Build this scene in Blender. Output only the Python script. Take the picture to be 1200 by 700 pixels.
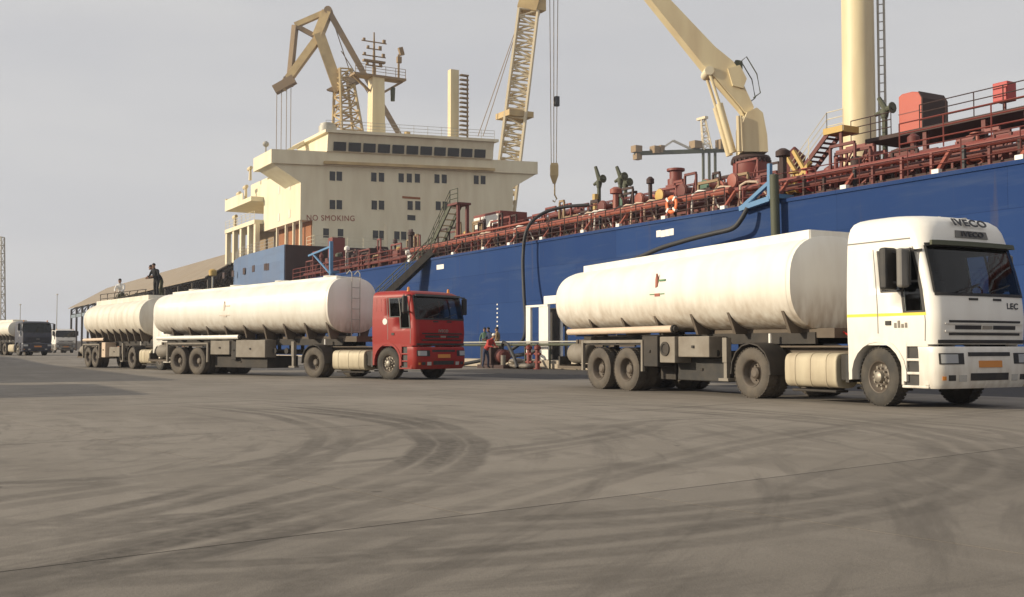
import bpy, math, random
from mathutils import Vector, Matrix
random.seed(7)
R = math.radians
scene = bpy.context.scene
for o in list(bpy.data.objects):
    bpy.data.objects.remove(o)
COL = scene.collection

# ------------------------------------------------------------------ camera
EYE = Vector((0, 0, 1.09))
FPX = 1250.0                       # focal length in pixels of a 1200 px wide picture
YAW = math.atan(717 / FPX)         # angle between the view axis and the quay line
PITCH = math.atan(57 / FPX)
F0 = Vector((-math.cos(YAW), math.sin(YAW), 0))
RT = Vector((math.sin(YAW), math.cos(YAW), 0))
FW = F0 * math.cos(PITCH) + Vector((0, 0, math.sin(PITCH)))
UP = RT.cross(FW)
cam = bpy.data.cameras.new('camera')
camo = bpy.data.objects.new('camera', cam)
COL.objects.link(camo)
camo.matrix_world = Matrix(((RT.x, UP.x, -FW.x, EYE.x), (RT.y, UP.y, -FW.y, EYE.y), (RT.z, UP.z, -FW.z, EYE.z), (0, 0, 0, 1)))
cam.sensor_width = 36
cam.lens = 36 * FPX / 1200
cam.clip_end = 6000
cam.clip_start = 0.05
scene.camera = camo

# ------------------------------------------------------------------ light
SUN_EL = R(19)
SUN_TO = Vector((-0.36, -0.93, 0)).normalized()      # horizontal direction towards the sun
w = bpy.data.worlds.new('World'); scene.world = w; w.use_nodes = True
nt = w.node_tree
for n in list(nt.nodes): nt.nodes.remove(n)
out = nt.nodes.new('ShaderNodeOutputWorld'); bg = nt.nodes.new('ShaderNodeBackground')
sky = nt.nodes.new('ShaderNodeTexSky'); sky.sky_type = 'NISHITA'; sky.sun_disc = False
sky.sun_elevation = SUN_EL; sky.sun_rotation = math.atan2(SUN_TO.x, SUN_TO.y)
sky.air_density = 1.0; sky.dust_density = 3.0; sky.ozone_density = 1.0; sky.altitude = 0
# thin even high cloud veils the blue: desaturate the sky and lay a grey veil over it
hs = nt.nodes.new('ShaderNodeHueSaturation'); hs.inputs['Saturation'].default_value = 0.12
nt.links.new(sky.outputs[0], hs.inputs['Color'])
tc = nt.nodes.new('ShaderNodeTexCoord')
mp = nt.nodes.new('ShaderNodeMapping'); mp.inputs['Scale'].default_value = (1.2, 1.2, 5)
nt.links.new(tc.outputs['Generated'], mp.inputs[0])
nz = nt.nodes.new('ShaderNodeTexNoise'); nz.inputs['Scale'].default_value = 1.6; nz.inputs['Detail'].default_value = 4
nt.links.new(mp.outputs[0], nz.inputs[0])
cr = nt.nodes.new('ShaderNodeValToRGB')
cr.color_ramp.elements[0].position = .3; cr.color_ramp.elements[1].position = .72
VEIL = (6.62, 6.60, 6.66)
cr.color_ramp.elements[0].color = (.88, .885, .91, 1); cr.color_ramp.elements[1].color = (1.09, 1.075, 1.04, 1)
nt.links.new(nz.outputs[0], cr.inputs[0])
vm = nt.nodes.new('ShaderNodeMix'); vm.data_type = 'RGBA'; vm.blend_type = 'MULTIPLY'; vm.inputs[0].default_value = 1
vm.inputs[7].default_value = VEIL + (1,)
nt.links.new(cr.outputs[0], vm.inputs[6])
mx = nt.nodes.new('ShaderNodeMix'); mx.data_type = 'RGBA'; mx.inputs[0].default_value = 0.8
nt.links.new(hs.outputs[0], mx.inputs[6]); nt.links.new(vm.outputs[2], mx.inputs[7])
nt.links.new(mx.outputs[2], bg.inputs[0]); bg.inputs[1].default_value = 0.1
nt.links.new(bg.outputs[0], out.inputs[0])
sl = bpy.data.lights.new('sun', 'SUN'); sl.energy = 4.9; sl.angle = R(0.6); sl.color = (1.0, .87, .67)
so = bpy.data.objects.new('sun', sl); COL.objects.link(so)
dirv = -(SUN_TO * math.cos(SUN_EL) + Vector((0, 0, math.sin(SUN_EL))))
so.rotation_euler = dirv.to_track_quat('-Z', 'Y').to_euler(); so.location = (-20, -40, 40)
scene.view_settings.view_transform = 'Standard'; scene.view_settings.look = 'None'
scene.view_settings.gamma = 1; scene.view_settings.exposure = 0.08; scene.view_settings.use_curve_mapping = False
scene.render.engine = 'CYCLES'

# ------------------------------------------------------------------ pixel helpers (photo 1200 x 700)
def ray(x, y): return FW + RT * ((x - 600) / FPX) + UP * ((350 - y) / FPX)
def onY(x, y, Y):
    d = ray(x, y); return EYE + d * (Y / d.y)
def onX(x, y, X):
    d = ray(x, y); return EYE + d * (X / d.x)
def onZ(x, y, z=0.0):
    d = ray(x, y); return EYE + d * ((z - EYE.z) / d.z)
def dep(x, y, Z): return EYE + ray(x, y) * Z

# ------------------------------------------------------------------ mesh helpers
class MB:
    def __init__(s): s.v = []; s.f = []; s.mi = []
    def add(s, vs, fs, mi=0):
        b = len(s.v); s.v += [Vector(p) for p in vs]
        s.f += [tuple(b + i for i in f) for f in fs]; s.mi += [mi] * len(fs); return s
    def box(s, c, d, rot=None, mi=0):
        hx, hy, hz = d[0] / 2, d[1] / 2, d[2] / 2; c = Vector(c)
        P = [Vector((x, y, z)) for z in (-hz, hz) for y in (-hy, hy) for x in (-hx, hx)]
        if rot is not None: P = [rot @ p for p in P]
        return s.add([c + p for p in P], [(0, 2, 3, 1), (4, 5, 7, 6), (0, 1, 5, 4), (2, 6, 7, 3), (0, 4, 6, 2), (1, 3, 7, 5)], mi)
    def bb(s, x0, x1, y0, y1, z0, z1, mi=0):
        return s.box(((x0 + x1) / 2, (y0 + y1) / 2, (z0 + z1) / 2), (abs(x1 - x0), abs(y1 - y0), abs(z1 - z0)), None, mi)
    def beam(s, p0, p1, wd, ht=None, mi=0):
        p0 = Vector(p0); p1 = Vector(p1); ht = ht or wd; d = p1 - p0
        q = d.to_track_quat('X', 'Z').to_matrix()
        return s.box((p0 + p1) / 2, (d.length, wd, ht), q, mi)
    def cyl(s, p0, p1, r0, r1=None, n=10, mi=0):
        p0 = Vector(p0); p1 = Vector(p1); r1 = r0 if r1 is None else r1
        q = (p1 - p0).to_track_quat('Z', 'Y').to_matrix(); vs = []
        for p, r in ((p0, r0), (p1, r1)):
            for i in range(n):
                t = 2 * math.pi * i / n; vs.append(p + q @ Vector((r * math.cos(t), r * math.sin(t), 0)))
        fs = [(i, (i + 1) % n, n + (i + 1) % n, n + i) for i in range(n)] + [tuple(range(n - 1, -1, -1)), tuple(range(n, 2 * n))]
        return s.add(vs, fs, mi)
    def tube(s, pts, r, n=8, mi=0):
        pts = [Vector(p) for p in pts]; rings = []
        for i, p in enumerate(pts):
            d = (pts[min(i + 1, len(pts) - 1)] - pts[max(i - 1, 0)])
            q = d.to_track_quat('Z', 'Y').to_matrix()
            rr = r[i] if isinstance(r, (list, tuple)) else r
            rings.append([p + q @ Vector((rr * math.cos(2 * math.pi * k / n), rr * math.sin(2 * math.pi * k / n), 0)) for k in range(n)])
        return s.rings(rings, True, mi)
    def rings(s, rings, cap=True, mi=0, close=True):
        n = len(rings[0]); vs = [p for r in rings for p in r]; fs = []
        for i in range(len(rings) - 1):
            for k in range(n if close else n - 1):
                k2 = (k + 1) % n; fs.append((i * n + k, i * n + k2, (i + 1) * n + k2, (i + 1) * n + k))
        if cap: fs += [tuple(range(n - 1, -1, -1)), tuple((len(rings) - 1) * n + k for k in range(n))]
        return s.add(vs, fs, mi)
    def lathe(s, prof, o, ax, n=24, mi=0, cap=True):
        o = Vector(o); ax = Vector(ax).normalized(); q = ax.to_track_quat('Z', 'Y').to_matrix()
        return s.rings([[o + ax * a + q @ Vector((r * math.cos(2 * math.pi * k / n), r * math.sin(2 * math.pi * k / n), 0)) for k in range(n)] for a, r in prof], cap, mi)
    def prism(s, poly, y0, y1, mi=0):      # poly in (x, z), extruded in y
        n = len(poly); vs = [(x, y0, z) for x, z in poly] + [(x, y1, z) for x, z in poly]
        fs = [(i, (i + 1) % n, n + (i + 1) % n, n + i) for i in range(n)] + [tuple(range(n - 1, -1, -1)), tuple(range(n, 2 * n))]
        return s.add(vs, fs, mi)
    def quad(s, a, b, c, d, mi=0): return s.add([a, b, c, d], [(0, 1, 2, 3)], mi)
    def warp(s, fn): s.v = [Vector(fn(p)) for p in s.v]; return s
    def mesh(s, name, mats, smooth=None):
        me = bpy.data.meshes.new(name); me.from_pydata([tuple(p) for p in s.v], [], s.f)
        if not isinstance(mats, (list, tuple)): mats = [mats]
        for m in mats: me.materials.append(m)
        if len(mats) > 1: me.polygons.foreach_set('material_index', s.mi)
        bm_fix(me)
        if smooth is not None:
            me.polygons.foreach_set('use_smooth', [True] * len(me.polygons)); me.set_sharp_from_angle(angle=R(smooth))
        me.update(); return me
    def build(s, name, mats, parent=None, smooth=None, bevel=0, loc=None, rz=0):
        return place(name, s.mesh(name, mats, smooth), parent, loc, rz, bevel)
import bmesh
def bm_fix(me):
    b = bmesh.new(); b.from_mesh(me); bmesh.ops.recalc_face_normals(b, faces=b.faces); b.to_mesh(me); b.free()
def place(name, me, parent=None, loc=None, rz=0, bevel=0):
    o = bpy.data.objects.new(name, me); COL.objects.link(o)
    if parent is not None:
        o.parent = parent
        if parent.get('worldkids'): o.matrix_parent_inverse = parent.matrix_basis.inverted()
    if loc is not None: o.location = loc
    if rz: o.rotation_euler = (0, 0, rz)
    if bevel:
        m = o.modifiers.new('bevel', 'BEVEL'); m.width = bevel; m.segments = 2; m.limit_method = 'ANGLE'; m.angle_limit = R(40)
    return o
def tag(o, label, cat, group=None, kind=None):
    o['label'] = label; o['category'] = cat
    if group: o['group'] = group
    if kind: o['kind'] = kind
    return o
def thing(name, label, cat, loc=(0, 0, 0), rz=0, group=None, worldkids=False):
    o = bpy.data.objects.new(name, None); COL.objects.link(o); o.empty_display_size = .3
    o.location = loc; o.rotation_euler = (0, 0, rz)
    tag(o, label, cat, group)
    o.matrix_basis = Matrix.Translation(Vector(loc)) @ Matrix.Rotation(rz, 4, 'Z')
    if worldkids: o['worldkids'] = 1
    return o
def struct(o, stuff=False):
    o['kind'] = 'stuff' if stuff else 'structure'; return o
def wheelgroup(name, parent, loc, rz=0):
    o = bpy.data.objects.new(name, None); COL.objects.link(o); o.parent = parent; o.location = loc; o.rotation_euler = (0, 0, rz); o.empty_display_size = .2
    return o

# ------------------------------------------------------------------ materials
MT = {}
def mat(name, col, rough=.6, metal=0, var=.12, vs=3.0, dirt=None, dirt_amt=0, dirt_scale=2.5, streak=False, bump=0, bs=30, spec=.5, lowdirt=None):
    m = bpy.data.materials.new(name); m.use_nodes = True; t = m.node_tree; N = t.nodes; L = t.links
    b = N['Principled BSDF']; b.inputs['Roughness'].default_value = rough; b.inputs['Metallic'].default_value = metal
    b.inputs['Specular IOR Level'].default_value = spec
    g = N.new('ShaderNodeNewGeometry')
    def noise(scale, detail=5, sc=None):
        n = N.new('ShaderNodeTexNoise'); n.inputs['Scale'].default_value = scale; n.inputs['Detail'].default_value = detail
        if sc:
            mpn = N.new('ShaderNodeMapping'); mpn.inputs['Scale'].default_value = sc; L.new(g.outputs['Position'], mpn.inputs[0]); L.new(mpn.outputs[0], n.inputs[0])
        else: L.new(g.outputs['Position'], n.inputs[0])
        return n
    c = N.new('ShaderNodeMix'); c.data_type = 'RGBA'
    lo = tuple(x * (1 - var) for x in col); hi = tuple(min(1, x * (1 + var)) for x in col)
    c.inputs[6].default_value = lo + (1,); c.inputs[7].default_value = hi + (1,)
    L.new(noise(vs).outputs[0], c.inputs[0]); last = c.outputs[2]
    if dirt:
        dn = noise(dirt_scale, 8, (1, 1, .18) if streak else None)
        rp = N.new('ShaderNodeValToRGB'); rp.color_ramp.elements[0].position = .5 - .12; rp.color_ramp.elements[1].position = .5 + .22
        L.new(dn.outputs[0], rp.inputs[0])
        mu = N.new('ShaderNodeMath'); mu.operation = 'MULTIPLY'; mu.inputs[1].default_value = dirt_amt; L.new(rp.outputs[0], mu.inputs[0])
        d = N.new('ShaderNodeMix'); d.data_type = 'RGBA'; L.new(mu.outputs[0], d.inputs[0]); L.new(last, d.inputs[6]); d.inputs[7].default_value = dirt + (1,)
        last = d.outputs[2]
    if lowdirt:      # road dust thrown up from below: (z0, z1, colour, amount)
        sp = N.new('ShaderNodeSeparateXYZ'); L.new(g.outputs['Position'], sp.inputs[0])
        mr = N.new('ShaderNodeMapRange'); mr.inputs[1].default_value = lowdirt[1]; mr.inputs[2].default_value = lowdirt[0]; mr.inputs[3].default_value = 0; mr.inputs[4].default_value = lowdirt[3]
        L.new(sp.outputs[2], mr.inputs[0])
        nn = noise(6, 6, (1, 1, .3)); ad = N.new('ShaderNodeMath'); ad.operation = 'MULTIPLY'; ad.use_clamp = True
        nm = N.new('ShaderNodeMath'); nm.operation = 'MULTIPLY_ADD'; nm.inputs[1].default_value = 2.2; nm.inputs[2].default_value = -.35; L.new(nn.outputs[0], nm.inputs[0])
        L.new(nm.outputs[0], ad.inputs[0]); L.new(mr.outputs[0], ad.inputs[1])
        d = N.new('ShaderNodeMix'); d.data_type = 'RGBA'; L.new(ad.outputs[0], d.inputs[0]); L.new(last, d.inputs[6]); d.inputs[7].default_value = lowdirt[2] + (1,)
        last = d.outputs[2]
    L.new(last, b.inputs['Base Color'])
    if bump:
        bp = N.new('ShaderNodeBump'); bp.inputs['Strength'].default_value = bump; bp.inputs['Distance'].default_value = .02
        L.new(noise(bs).outputs[0], bp.inputs['Height']); L.new(bp.outputs[0], b.inputs['Normal'])
    MT[name] = m; return m
DUST = (.30, .235, .16)
mat('white_paint', (.80, .77, .70), .38, 0, .03, 1, DUST, .10, 3, True, lowdirt=(.2, 1.7, DUST, .55))
mat('tank_paint', (.80, .77, .69), .42, 0, .04, 1.2, (.42, .33, .22), .25, 2.2, True, lowdirt=(1.35, 2.45, (.30, .21, .13), .95))
mat('tank_old', (.74, .70, .60), .5, 0, .06, 1.2, (.40, .31, .20), .35, 2.4, True, lowdirt=(1.3, 3.0, (.36, .27, .18), .6))
mat('red_paint', (.29, .013, .010), .45, 0, .12, 2, (.22, .08, .05), .15, 3, True, lowdirt=(.2, 1.2, (.14, .06, .04), .4), spec=.3)
mat('navy_paint', (.035, .037, .055), .45, 0, .1, 2, DUST, .08, 3)
mat('yellow_stripe', (.78, .58, .06), .5)
mat('rubber', (.04, .037, .033), .85, 0, .2, 6, (.12, .10, .075), .5, 3.5, bump=.3, bs=60)
mat('dusty_rubber', (.085, .073, .06), .9, 0, .2, 6, (.17, .14, .105), .55, 3.5, bump=.3, bs=60)
mat('rim_grey', (.12, .10, .08), .6, .2, .2, 8, (.10, .07, .05), .5, 6)
mat('hub_bright', (.32, .29, .24), .5, .4, .2, 10, (.12, .09, .06), .35, 9)
mat('chassis_dark', (.030, .026, .022), .8, 0, .3, 4, (.12, .09, .065), .22, 3)
mat('chassis_dust', (.12, .095, .07), .85, 0, .25, 4, (.07, .05, .04), .4, 3)
mat('box_grey', (.22, .195, .16), .7, 0, .15, 4, (.12, .09, .06), .45, 3)
mat('fuel_tank', (.47, .41, .29), .6, .15, .12, 3, (.2, .14, .09), .45, 3, True)
mat('hose_pipe', (.62, .48, .36), .6, 0, .1, 3, (.4, .3, .2), .3)
mat('black_plastic', (.018, .017, .016), .55, 0, .2, 5, DUST, .08, 4)
mat('grey_plastic', (.16, .15, .135), .6, 0, .15, 5)
mat('interior', (.045, .043, .042), .8)
mat('seat', (.06, .055, .06), .9)
mat('plate_orange', (.55, .22, .05), .6)
mat('lettering', (.03, .03, .035), .6)
mat('lamp_amber', (.6, .22, .03), .3)
mat('lamp_red', (.4, .02, .015), .35)
mat('reflector', (.45, .44, .41), .2, .2)
mat('mirror_glass', (.25, .27, .28), .05, .9)
mat('logo_red', (.30, .09, .055), .6); mat('logo_faint', (.62, .52, .42), .6); mat('logo_green', (.10, .22, .10), .6)
mat('hull_blue', (.022, .050, .148), .8, 0, .10, .25, (.028, .058, .15), .6, .5, True, bump=.05, bs=2, spec=.04)
mat('hull_light', (.085, .145, .26), .55, 0, .08, .25, (.16, .19, .25), .4, .5, True)
mat('boot_red', (.25, .05, .03), .6)
mat('ship_cream', (.74, .67, .48), .55, 0, .05, .4, (.45, .33, .18), .30, 1.0, True)
mat('crane_cream', (.68, .58, .36), .5, 0, .06, .6, (.35, .2, .1), .28, 1.2, True)
mat('deck_red', (.125, .026, .020), .65, 0, .25, 1.2, (.10, .03, .02), .5, 1.2)
mat('pipe_red', (.185, .036, .027), .55, 0, .2, 1.5, (.16, .05, .03), .4, 1.5)
mat('pipe_salmon', (.27, .070, .042), .55, 0, .15, 1.5, (.27, .08, .05), .4, 1.2)
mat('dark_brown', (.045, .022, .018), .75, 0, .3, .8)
mat('white_gear', (.78, .75, .68), .5)
mat('orange_box', (.40, .062, .032), .5, 0, .08, 1, (.4, .08, .04), .3, 2)
mat('signal_red', (.40, .028, .022), .5)
mat('lifebuoy_orange', (.72, .17, .05), .5)
mat('gear_green', (.05, .11, .07), .6)
mat('gear_yellow', (.47, .31, .08), .55)
mat('davit_blue', (.08, .20, .36), .5)
mat('hose_black', (.022, .022, .024), .6)
mat('olive', (.07, .075, .045), .7)
mat('galv', (.40, .38, .33), .6, .3, .15, 4)
mat('concrete', (.42, .36, .28), .9, 0, .18, 1.2, (.22, .18, .13), .5, .8, bump=.4, bs=20)
mat('old_crane', (.55, .41, .20), .7, 0, .15, .5, (.2, .11, .06), .4, .6)
mat('old_crane_dark', (.26, .18, .10), .75, 0, .2, .5)
mat('lattice_cream', (.62, .53, .37), .6)
mat('roof_tan', (.27, .22, .16), .85, 0, .15, .3, (.22, .16, .10), .5, .4)
mat('shed_dark', (.07, .055, .042), .8, 0, .2, .5)
mat('shed_blue', (.16, .20, .23), .7)
mat('cargo_rust', (.30, .12, .05), .85, 0, .35, .5)
mat('far_white', (.72, .70, .66), .5)
mat('skin', (.30, .17, .11), .6); mat('cloth_black', (.02, .02, .022), .9); mat('cloth_white', (.72, .70, .66), .9)
mat('cloth_red', (.42, .05, .04), .9); mat('cloth_olive', (.06, .06, .035), .9); mat('cloth_navy', (.03, .04, .08), .9); mat('hair', (.015, .012, .01), .8)
mat('cloth_tan', (.33, .23, .12), .9)
# glazing that lets you look into the cab
def glassmat(name, tint, refl):
    m = bpy.data.materials.new(name); m.use_nodes = True; t = m.node_tree; N = t.nodes; L = t.links
    N.remove(N['Principled BSDF']); o = N['Material Output']
    tr = N.new('ShaderNodeBsdfTransparent'); tr.inputs[0].default_value = tint + (1,)
    gl = N.new('ShaderNodeBsdfGlossy'); gl.inputs['Roughness'].default_value = .04; gl.inputs[0].default_value = (refl, refl, refl, 1)
    fr = N.new('ShaderNodeFresnel'); fr.inputs[0].default_value = 1.5
    mxs = N.new('ShaderNodeMixShader'); L.new(fr.outputs[0], mxs.inputs[0]); L.new(tr.outputs[0], mxs.inputs[1]); L.new(gl.outputs[0], mxs.inputs[2]); L.new(mxs.outputs[0], o.inputs[0])
    MT[name] = m
glassmat('glass', (.50, .56, .57), .8)
mat('dark_glass', (.012, .014, .016), .12)
mat('ship_glass', (.03, .028, .026), .2)

# hull plating: welded plate seams, scuffs and rust weeps
def hull_detail(m):
    t = m.node_tree; N = t.nodes; L = t.links; b = N['Principled BSDF']; src = b.inputs['Base Color'].links[0].from_socket
    g = N.new('ShaderNodeNewGeometry'); sp = N.new('ShaderNodeSeparateXYZ'); L.new(g.outputs['Position'], sp.inputs[0]); cv = N.new('ShaderNodeCombineXYZ'); L.new(sp.outputs[0], cv.inputs[0]); L.new(sp.outputs[2], cv.inputs[1])
    br = N.new('ShaderNodeTexBrick'); br.inputs['Scale'].default_value = 1; br.inputs['Brick Width'].default_value = 7.5; br.inputs['Row Height'].default_value = 1.9; br.inputs['Mortar Size'].default_value = .02; br.inputs['Mortar Smooth'].default_value = .6
    br.inputs['Color1'].default_value = (.90, .90, .92, 1); br.inputs['Color2'].default_value = (1.08, 1.08, 1.06, 1); br.inputs['Mortar'].default_value = (.66, .68, .72, 1); L.new(cv.outputs[0], br.inputs[0])
    mu = N.new('ShaderNodeMix'); mu.data_type = 'RGBA'; mu.blend_type = 'MULTIPLY'; mu.inputs[0].default_value = 1; L.new(src, mu.inputs[6]); L.new(br.outputs[0], mu.inputs[7])
    def layer(last, sc, lo, hi, amt, colr):
        mp_ = N.new('ShaderNodeMapping'); mp_.inputs['Scale'].default_value = sc; L.new(g.outputs['Position'], mp_.inputs[0]); n = N.new('ShaderNodeTexNoise'); n.inputs['Scale'].default_value = 1; n.inputs['Detail'].default_value = 8; n.inputs['Roughness'].default_value = .65; L.new(mp_.outputs[0], n.inputs[0])
        r = N.new('ShaderNodeMapRange'); r.inputs[1].default_value = lo; r.inputs[2].default_value = hi; r.inputs[4].default_value = amt; L.new(n.outputs[0], r.inputs[0])
        x = N.new('ShaderNodeMix'); x.data_type = 'RGBA'; L.new(r.outputs[0], x.inputs[0]); L.new(last, x.inputs[6]); x.inputs[7].default_value = colr + (1,); return x.outputs[2]
    last = layer(mu.outputs[2], (.12, .1, 1.1), .52, .72, .5, (.075, .10, .16))
    last = layer(last, (1.6, .1, .12), .60, .74, .45, (.09, .075, .075))
    last = layer(last, (.5, .1, .5), .66, .74, .5, (.010, .03, .10))
    L.new(last, b.inputs['Base Color'])
hull_detail(MT['hull_blue']); hull_detail(MT['hull_light'])
# asphalt / worn concrete apron
def ground_mat():
    m = bpy.data.materials.new('apron'); m.use_nodes = True; t = m.node_tree; N = t.nodes; L = t.links
    b = N['Principled BSDF']; b.inputs['Roughness'].default_value = .82; b.inputs['Specular IOR Level'].default_value = .35
    g = N.new('ShaderNodeNewGeometry'); pos = g.outputs['Position']
    def noise(s, d=6, sc=None, rough=.55, rot=0):
        n = N.new('ShaderNodeTexNoise'); n.inputs['Scale'].default_value = s; n.inputs['Detail'].default_value = d; n.inputs['Roughness'].default_value = rough
        mpn = N.new('ShaderNodeMapping'); mpn.inputs['Scale'].default_value = sc or (1, 1, 1); mpn.inputs['Rotation'].default_value = (0, 0, rot); L.new(pos, mpn.inputs[0]); L.new(mpn.outputs[0], n.inputs[0]); return n.outputs[0]
    def math_(op, a, b_=None, c=None, clamp=False):
        n = N.new('ShaderNodeMath'); n.operation = op; n.use_clamp = clamp
        for i, v in enumerate((a, b_, c)):
            if v is None: continue
            if isinstance(v, (int, float)): n.inputs[i].default_value = v
            else: L.new(v, n.inputs[i])
        return n.outputs[0]
    def mixc(f, a, b_):
        n = N.new('ShaderNodeMix'); n.data_type = 'RGBA'; L.new(f, n.inputs[0])
        for i, v in ((6, a), (7, b_)):
            if isinstance(v, tuple): n.inputs[i].default_value = v + (1,)
            else: L.new(v, n.inputs[i])
        return n.outputs[2]
    def ramp(f, a, b_):
        n = N.new('ShaderNodeMapRange'); n.interpolation_type = 'SMOOTHSTEP'; n.inputs[1].default_value = a; n.inputs[2].default_value = b_; L.new(f, n.inputs[0]); return n.outputs[0]
    col = mixc(ramp(noise(.16, 5), .35, .65), GA, GB)
    col = mixc(math_('MULTIPLY', ramp(noise(1.1, 8, None, .65), .48, .72), .55), col, GC)
    # sweeping brushed streaks left by tyres and by water, in two directions
    col = mixc(math_('MULTIPLY', ramp(noise(.9, 6, (.22, 1.6, 1), .6, R(18)), .50, .68), .5), col, GD)
    col = mixc(math_('MULTIPLY', ramp(noise(.8, 6, (1.5, .25, 1), .6, R(-20)), .54, .72), .4), col, GC)
    sp = N.new('ShaderNodeSeparateXYZ'); L.new(pos, sp.inputs[0]); X, Y = sp.outputs[0], sp.outputs[1]
    # fine scuffs swept round by turning lorries
    for cx, cy, kr, ka, lo, hi_, amt, cc in SWEEPS:
        dx = math_('SUBTRACT', X, cx); dy = math_('SUBTRACT', Y, cy); rr_ = math_('SQRT', math_('ADD', math_('MULTIPLY', dx, dx), math_('MULTIPLY', dy, dy)))
        cv = N.new('ShaderNodeCombineXYZ'); L.new(math_('MULTIPLY', rr_, kr), cv.inputs[0]); L.new(math_('MULTIPLY', math_('ARCTAN2', dy, dx), ka), cv.inputs[1])
        n_ = N.new('ShaderNodeTexNoise'); n_.inputs['Scale'].default_value = 1; n_.inputs['Detail'].default_value = 6; n_.inputs['Roughness'].default_value = .65; L.new(cv.outputs[0], n_.inputs[0])
        col = mixc(math_('MULTIPLY', ramp(n_.outputs[0], lo, hi_), amt), col, cc)
    wob = noise(.7, 3); brk = ramp(noise(.3, 3), .25, .55); fine = ramp(noise(9, 5), .3, .7)
    tot = None
    for cx, cy, r, hw, amt, side in ARCS:
        dx = math_('SUBTRACT', X, cx); dy = math_('SUBTRACT', Y, cy)
        d = math_('SQRT', math_('ADD', math_('MULTIPLY', dx, dx), math_('MULTIPLY', dy, dy)))
        d = math_('ABSOLUTE', math_('SUBTRACT', math_('ADD', d, math_('MULTIPLY', math_('SUBTRACT', wob, .5), .22)), r))
        k = math_('MULTIPLY', ramp(d, hw, hw * .45), amt)
        if side is not None:
            k = math_('MULTIPLY', k, ramp(math_('ADD', math_('MULTIPLY', dx, side[0]), math_('MULTIPLY', dy, side[1])), side[2] * r - 1.0, side[2] * r + 1.0))
        tot = k if tot is None else math_('MAXIMUM', tot, k)
    tot = math_('MULTIPLY', tot, math_('MULTIPLY', brk, math_('ADD', .55, math_('MULTIPLY', fine, .45))))
    col = mixc(tot, col, (.045, .037, .029))
    col = mixc(math_('MULTIPLY', ramp(noise(45, 3, None, .7), .3, .75), .30), col, GC)
    spot = ramp(noise(2.3, 2), .735, .77)
    col = mixc(math_('MULTIPLY', spot, .6), col, (.05, .042, .034))
    rnd = N.new('ShaderNodeObjectInfo')
    hsv = N.new('ShaderNodeHueSaturation'); L.new(col, hsv.inputs['Color']); sc_ = N.new('ShaderNodeSeparateColor'); L.new(rnd.outputs['Color'], sc_.inputs[0]); L.new(sc_.outputs[0], hsv.inputs['Value'])
    L.new(hsv.outputs[0], b.inputs['Base Color'])
    bp = N.new('ShaderNodeBump'); bp.inputs['Strength'].default_value = .35; bp.inputs['Distance'].default_value = .012
    L.new(math_('ADD', noise(60, 4, None, .7), math_('MULTIPLY', noise(2, 6), 2.0)), bp.inputs['Height']); L.new(bp.outputs[0], b.inputs['Normal'])
    MT['apron'] = m
GA, GB, GC, GD = (.194, .170, .140), (.242, .214, .179), (.122, .106, .088), (.282, .251, .212)
def circ(a, b, c):
    a, b, c = [onZ(*p) for p in (a, b, c)]
    ax, ay, bx, by, cx, cy = a.x, a.y, b.x, b.y, c.x, c.y
    d = 2 * (ax * (by - cy) + bx * (cy - ay) + cx * (ay - by))
    ux = ((ax * ax + ay * ay) * (by - cy) + (bx * bx + by * by) * (cy - ay) + (cx * cx + cy * cy) * (ay - by)) / d
    uy = ((ax * ax + ay * ay) * (cx - bx) + (bx * bx + by * by) * (ax - cx) + (cx * cx + cy * cy) * (bx - ax)) / d
    return ux, uy, math.hypot(ax - ux, ay - uy)
ARCS = []
def arc(p, hw, amt):
    x, y, r = circ(*p); m = onZ(*p[1]); d = Vector((m.x - x, m.y - y)).normalized()
    e = onZ(*p[0]); cosv = (Vector((e.x - x, e.y - y)).normalized()).dot(d)
    for dr in (-.17, .17): ARCS.append((x, y, r + dr, hw, amt * (1 if dr < 0 else .8), (d.x, d.y, max(-.6, cosv - .1))))
arc([(400, 481), (541, 518), (420, 588)], .17, .85)
arc([(380, 484), (513, 515), (400, 575)], .16, .8)
arc([(300, 483), (388, 508), (300, 560)], .15, .65)
arc([(180, 560), (520, 535), (700, 470)],   .14, .5)
arc([(760, 475), (1165, 532), (700, 640)], .15, .55)
arc([(740, 480), (1130, 535), (680, 610)], .15, .5)
arc([(700, 500), (960, 490), (1190, 520)], .14, .45)
arc([(0, 590), (300, 545), (480, 480)], .16, .5)
arc([(0, 620), (330, 600), (560, 540)], .17, .6)
arc([(300, 690), (700, 560), (1000, 500)], .15, .4)
SWEEPS = []
for (p_, kr, ka, lo, hi_, amt, dk) in (([(400, 481), (541, 518), (420, 588)], 2.6, 3.0, .52, .66, .6, 0), ([(760, 475), (1165, 532), (700, 640)], 2.2, 4.0, .53, .67, .55, 0), ([(0, 620), (330, 600), (560, 540)], 2.8, 5.0, .54, .68, .5, 1), ([(300, 690), (700, 560), (1000, 500)], 2.4, 6, .54, .68, .5, 0)):
    x_, y_, r_ = circ(*p_); SWEEPS.append((x_, y_, kr, ka, lo, hi_, amt, (GC, GD)[dk]))
ground_mat()

# ================================================================== setting
def ground_z(x): 
    t = min(1, max(0, (-70 - x) / 16)); return .36 * t * t * (3 - 2 * t)
g = MB()
xs = [140, 60, 20, 0, -20, -40, -60] + [-70 - 2 * i for i in range(9)] + [-120, -200, -400, -900, -3000]
ys = [-2500, -400, -80, 0, 15, 30]
rows = [[(x, y, ground_z(x) - .012) for y in ys] for x in xs]
g.rings([[Vector(p) for p in r] for r in rows], False, 0, False)
gr = struct(g.build('ground', MT['apron']))
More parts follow.
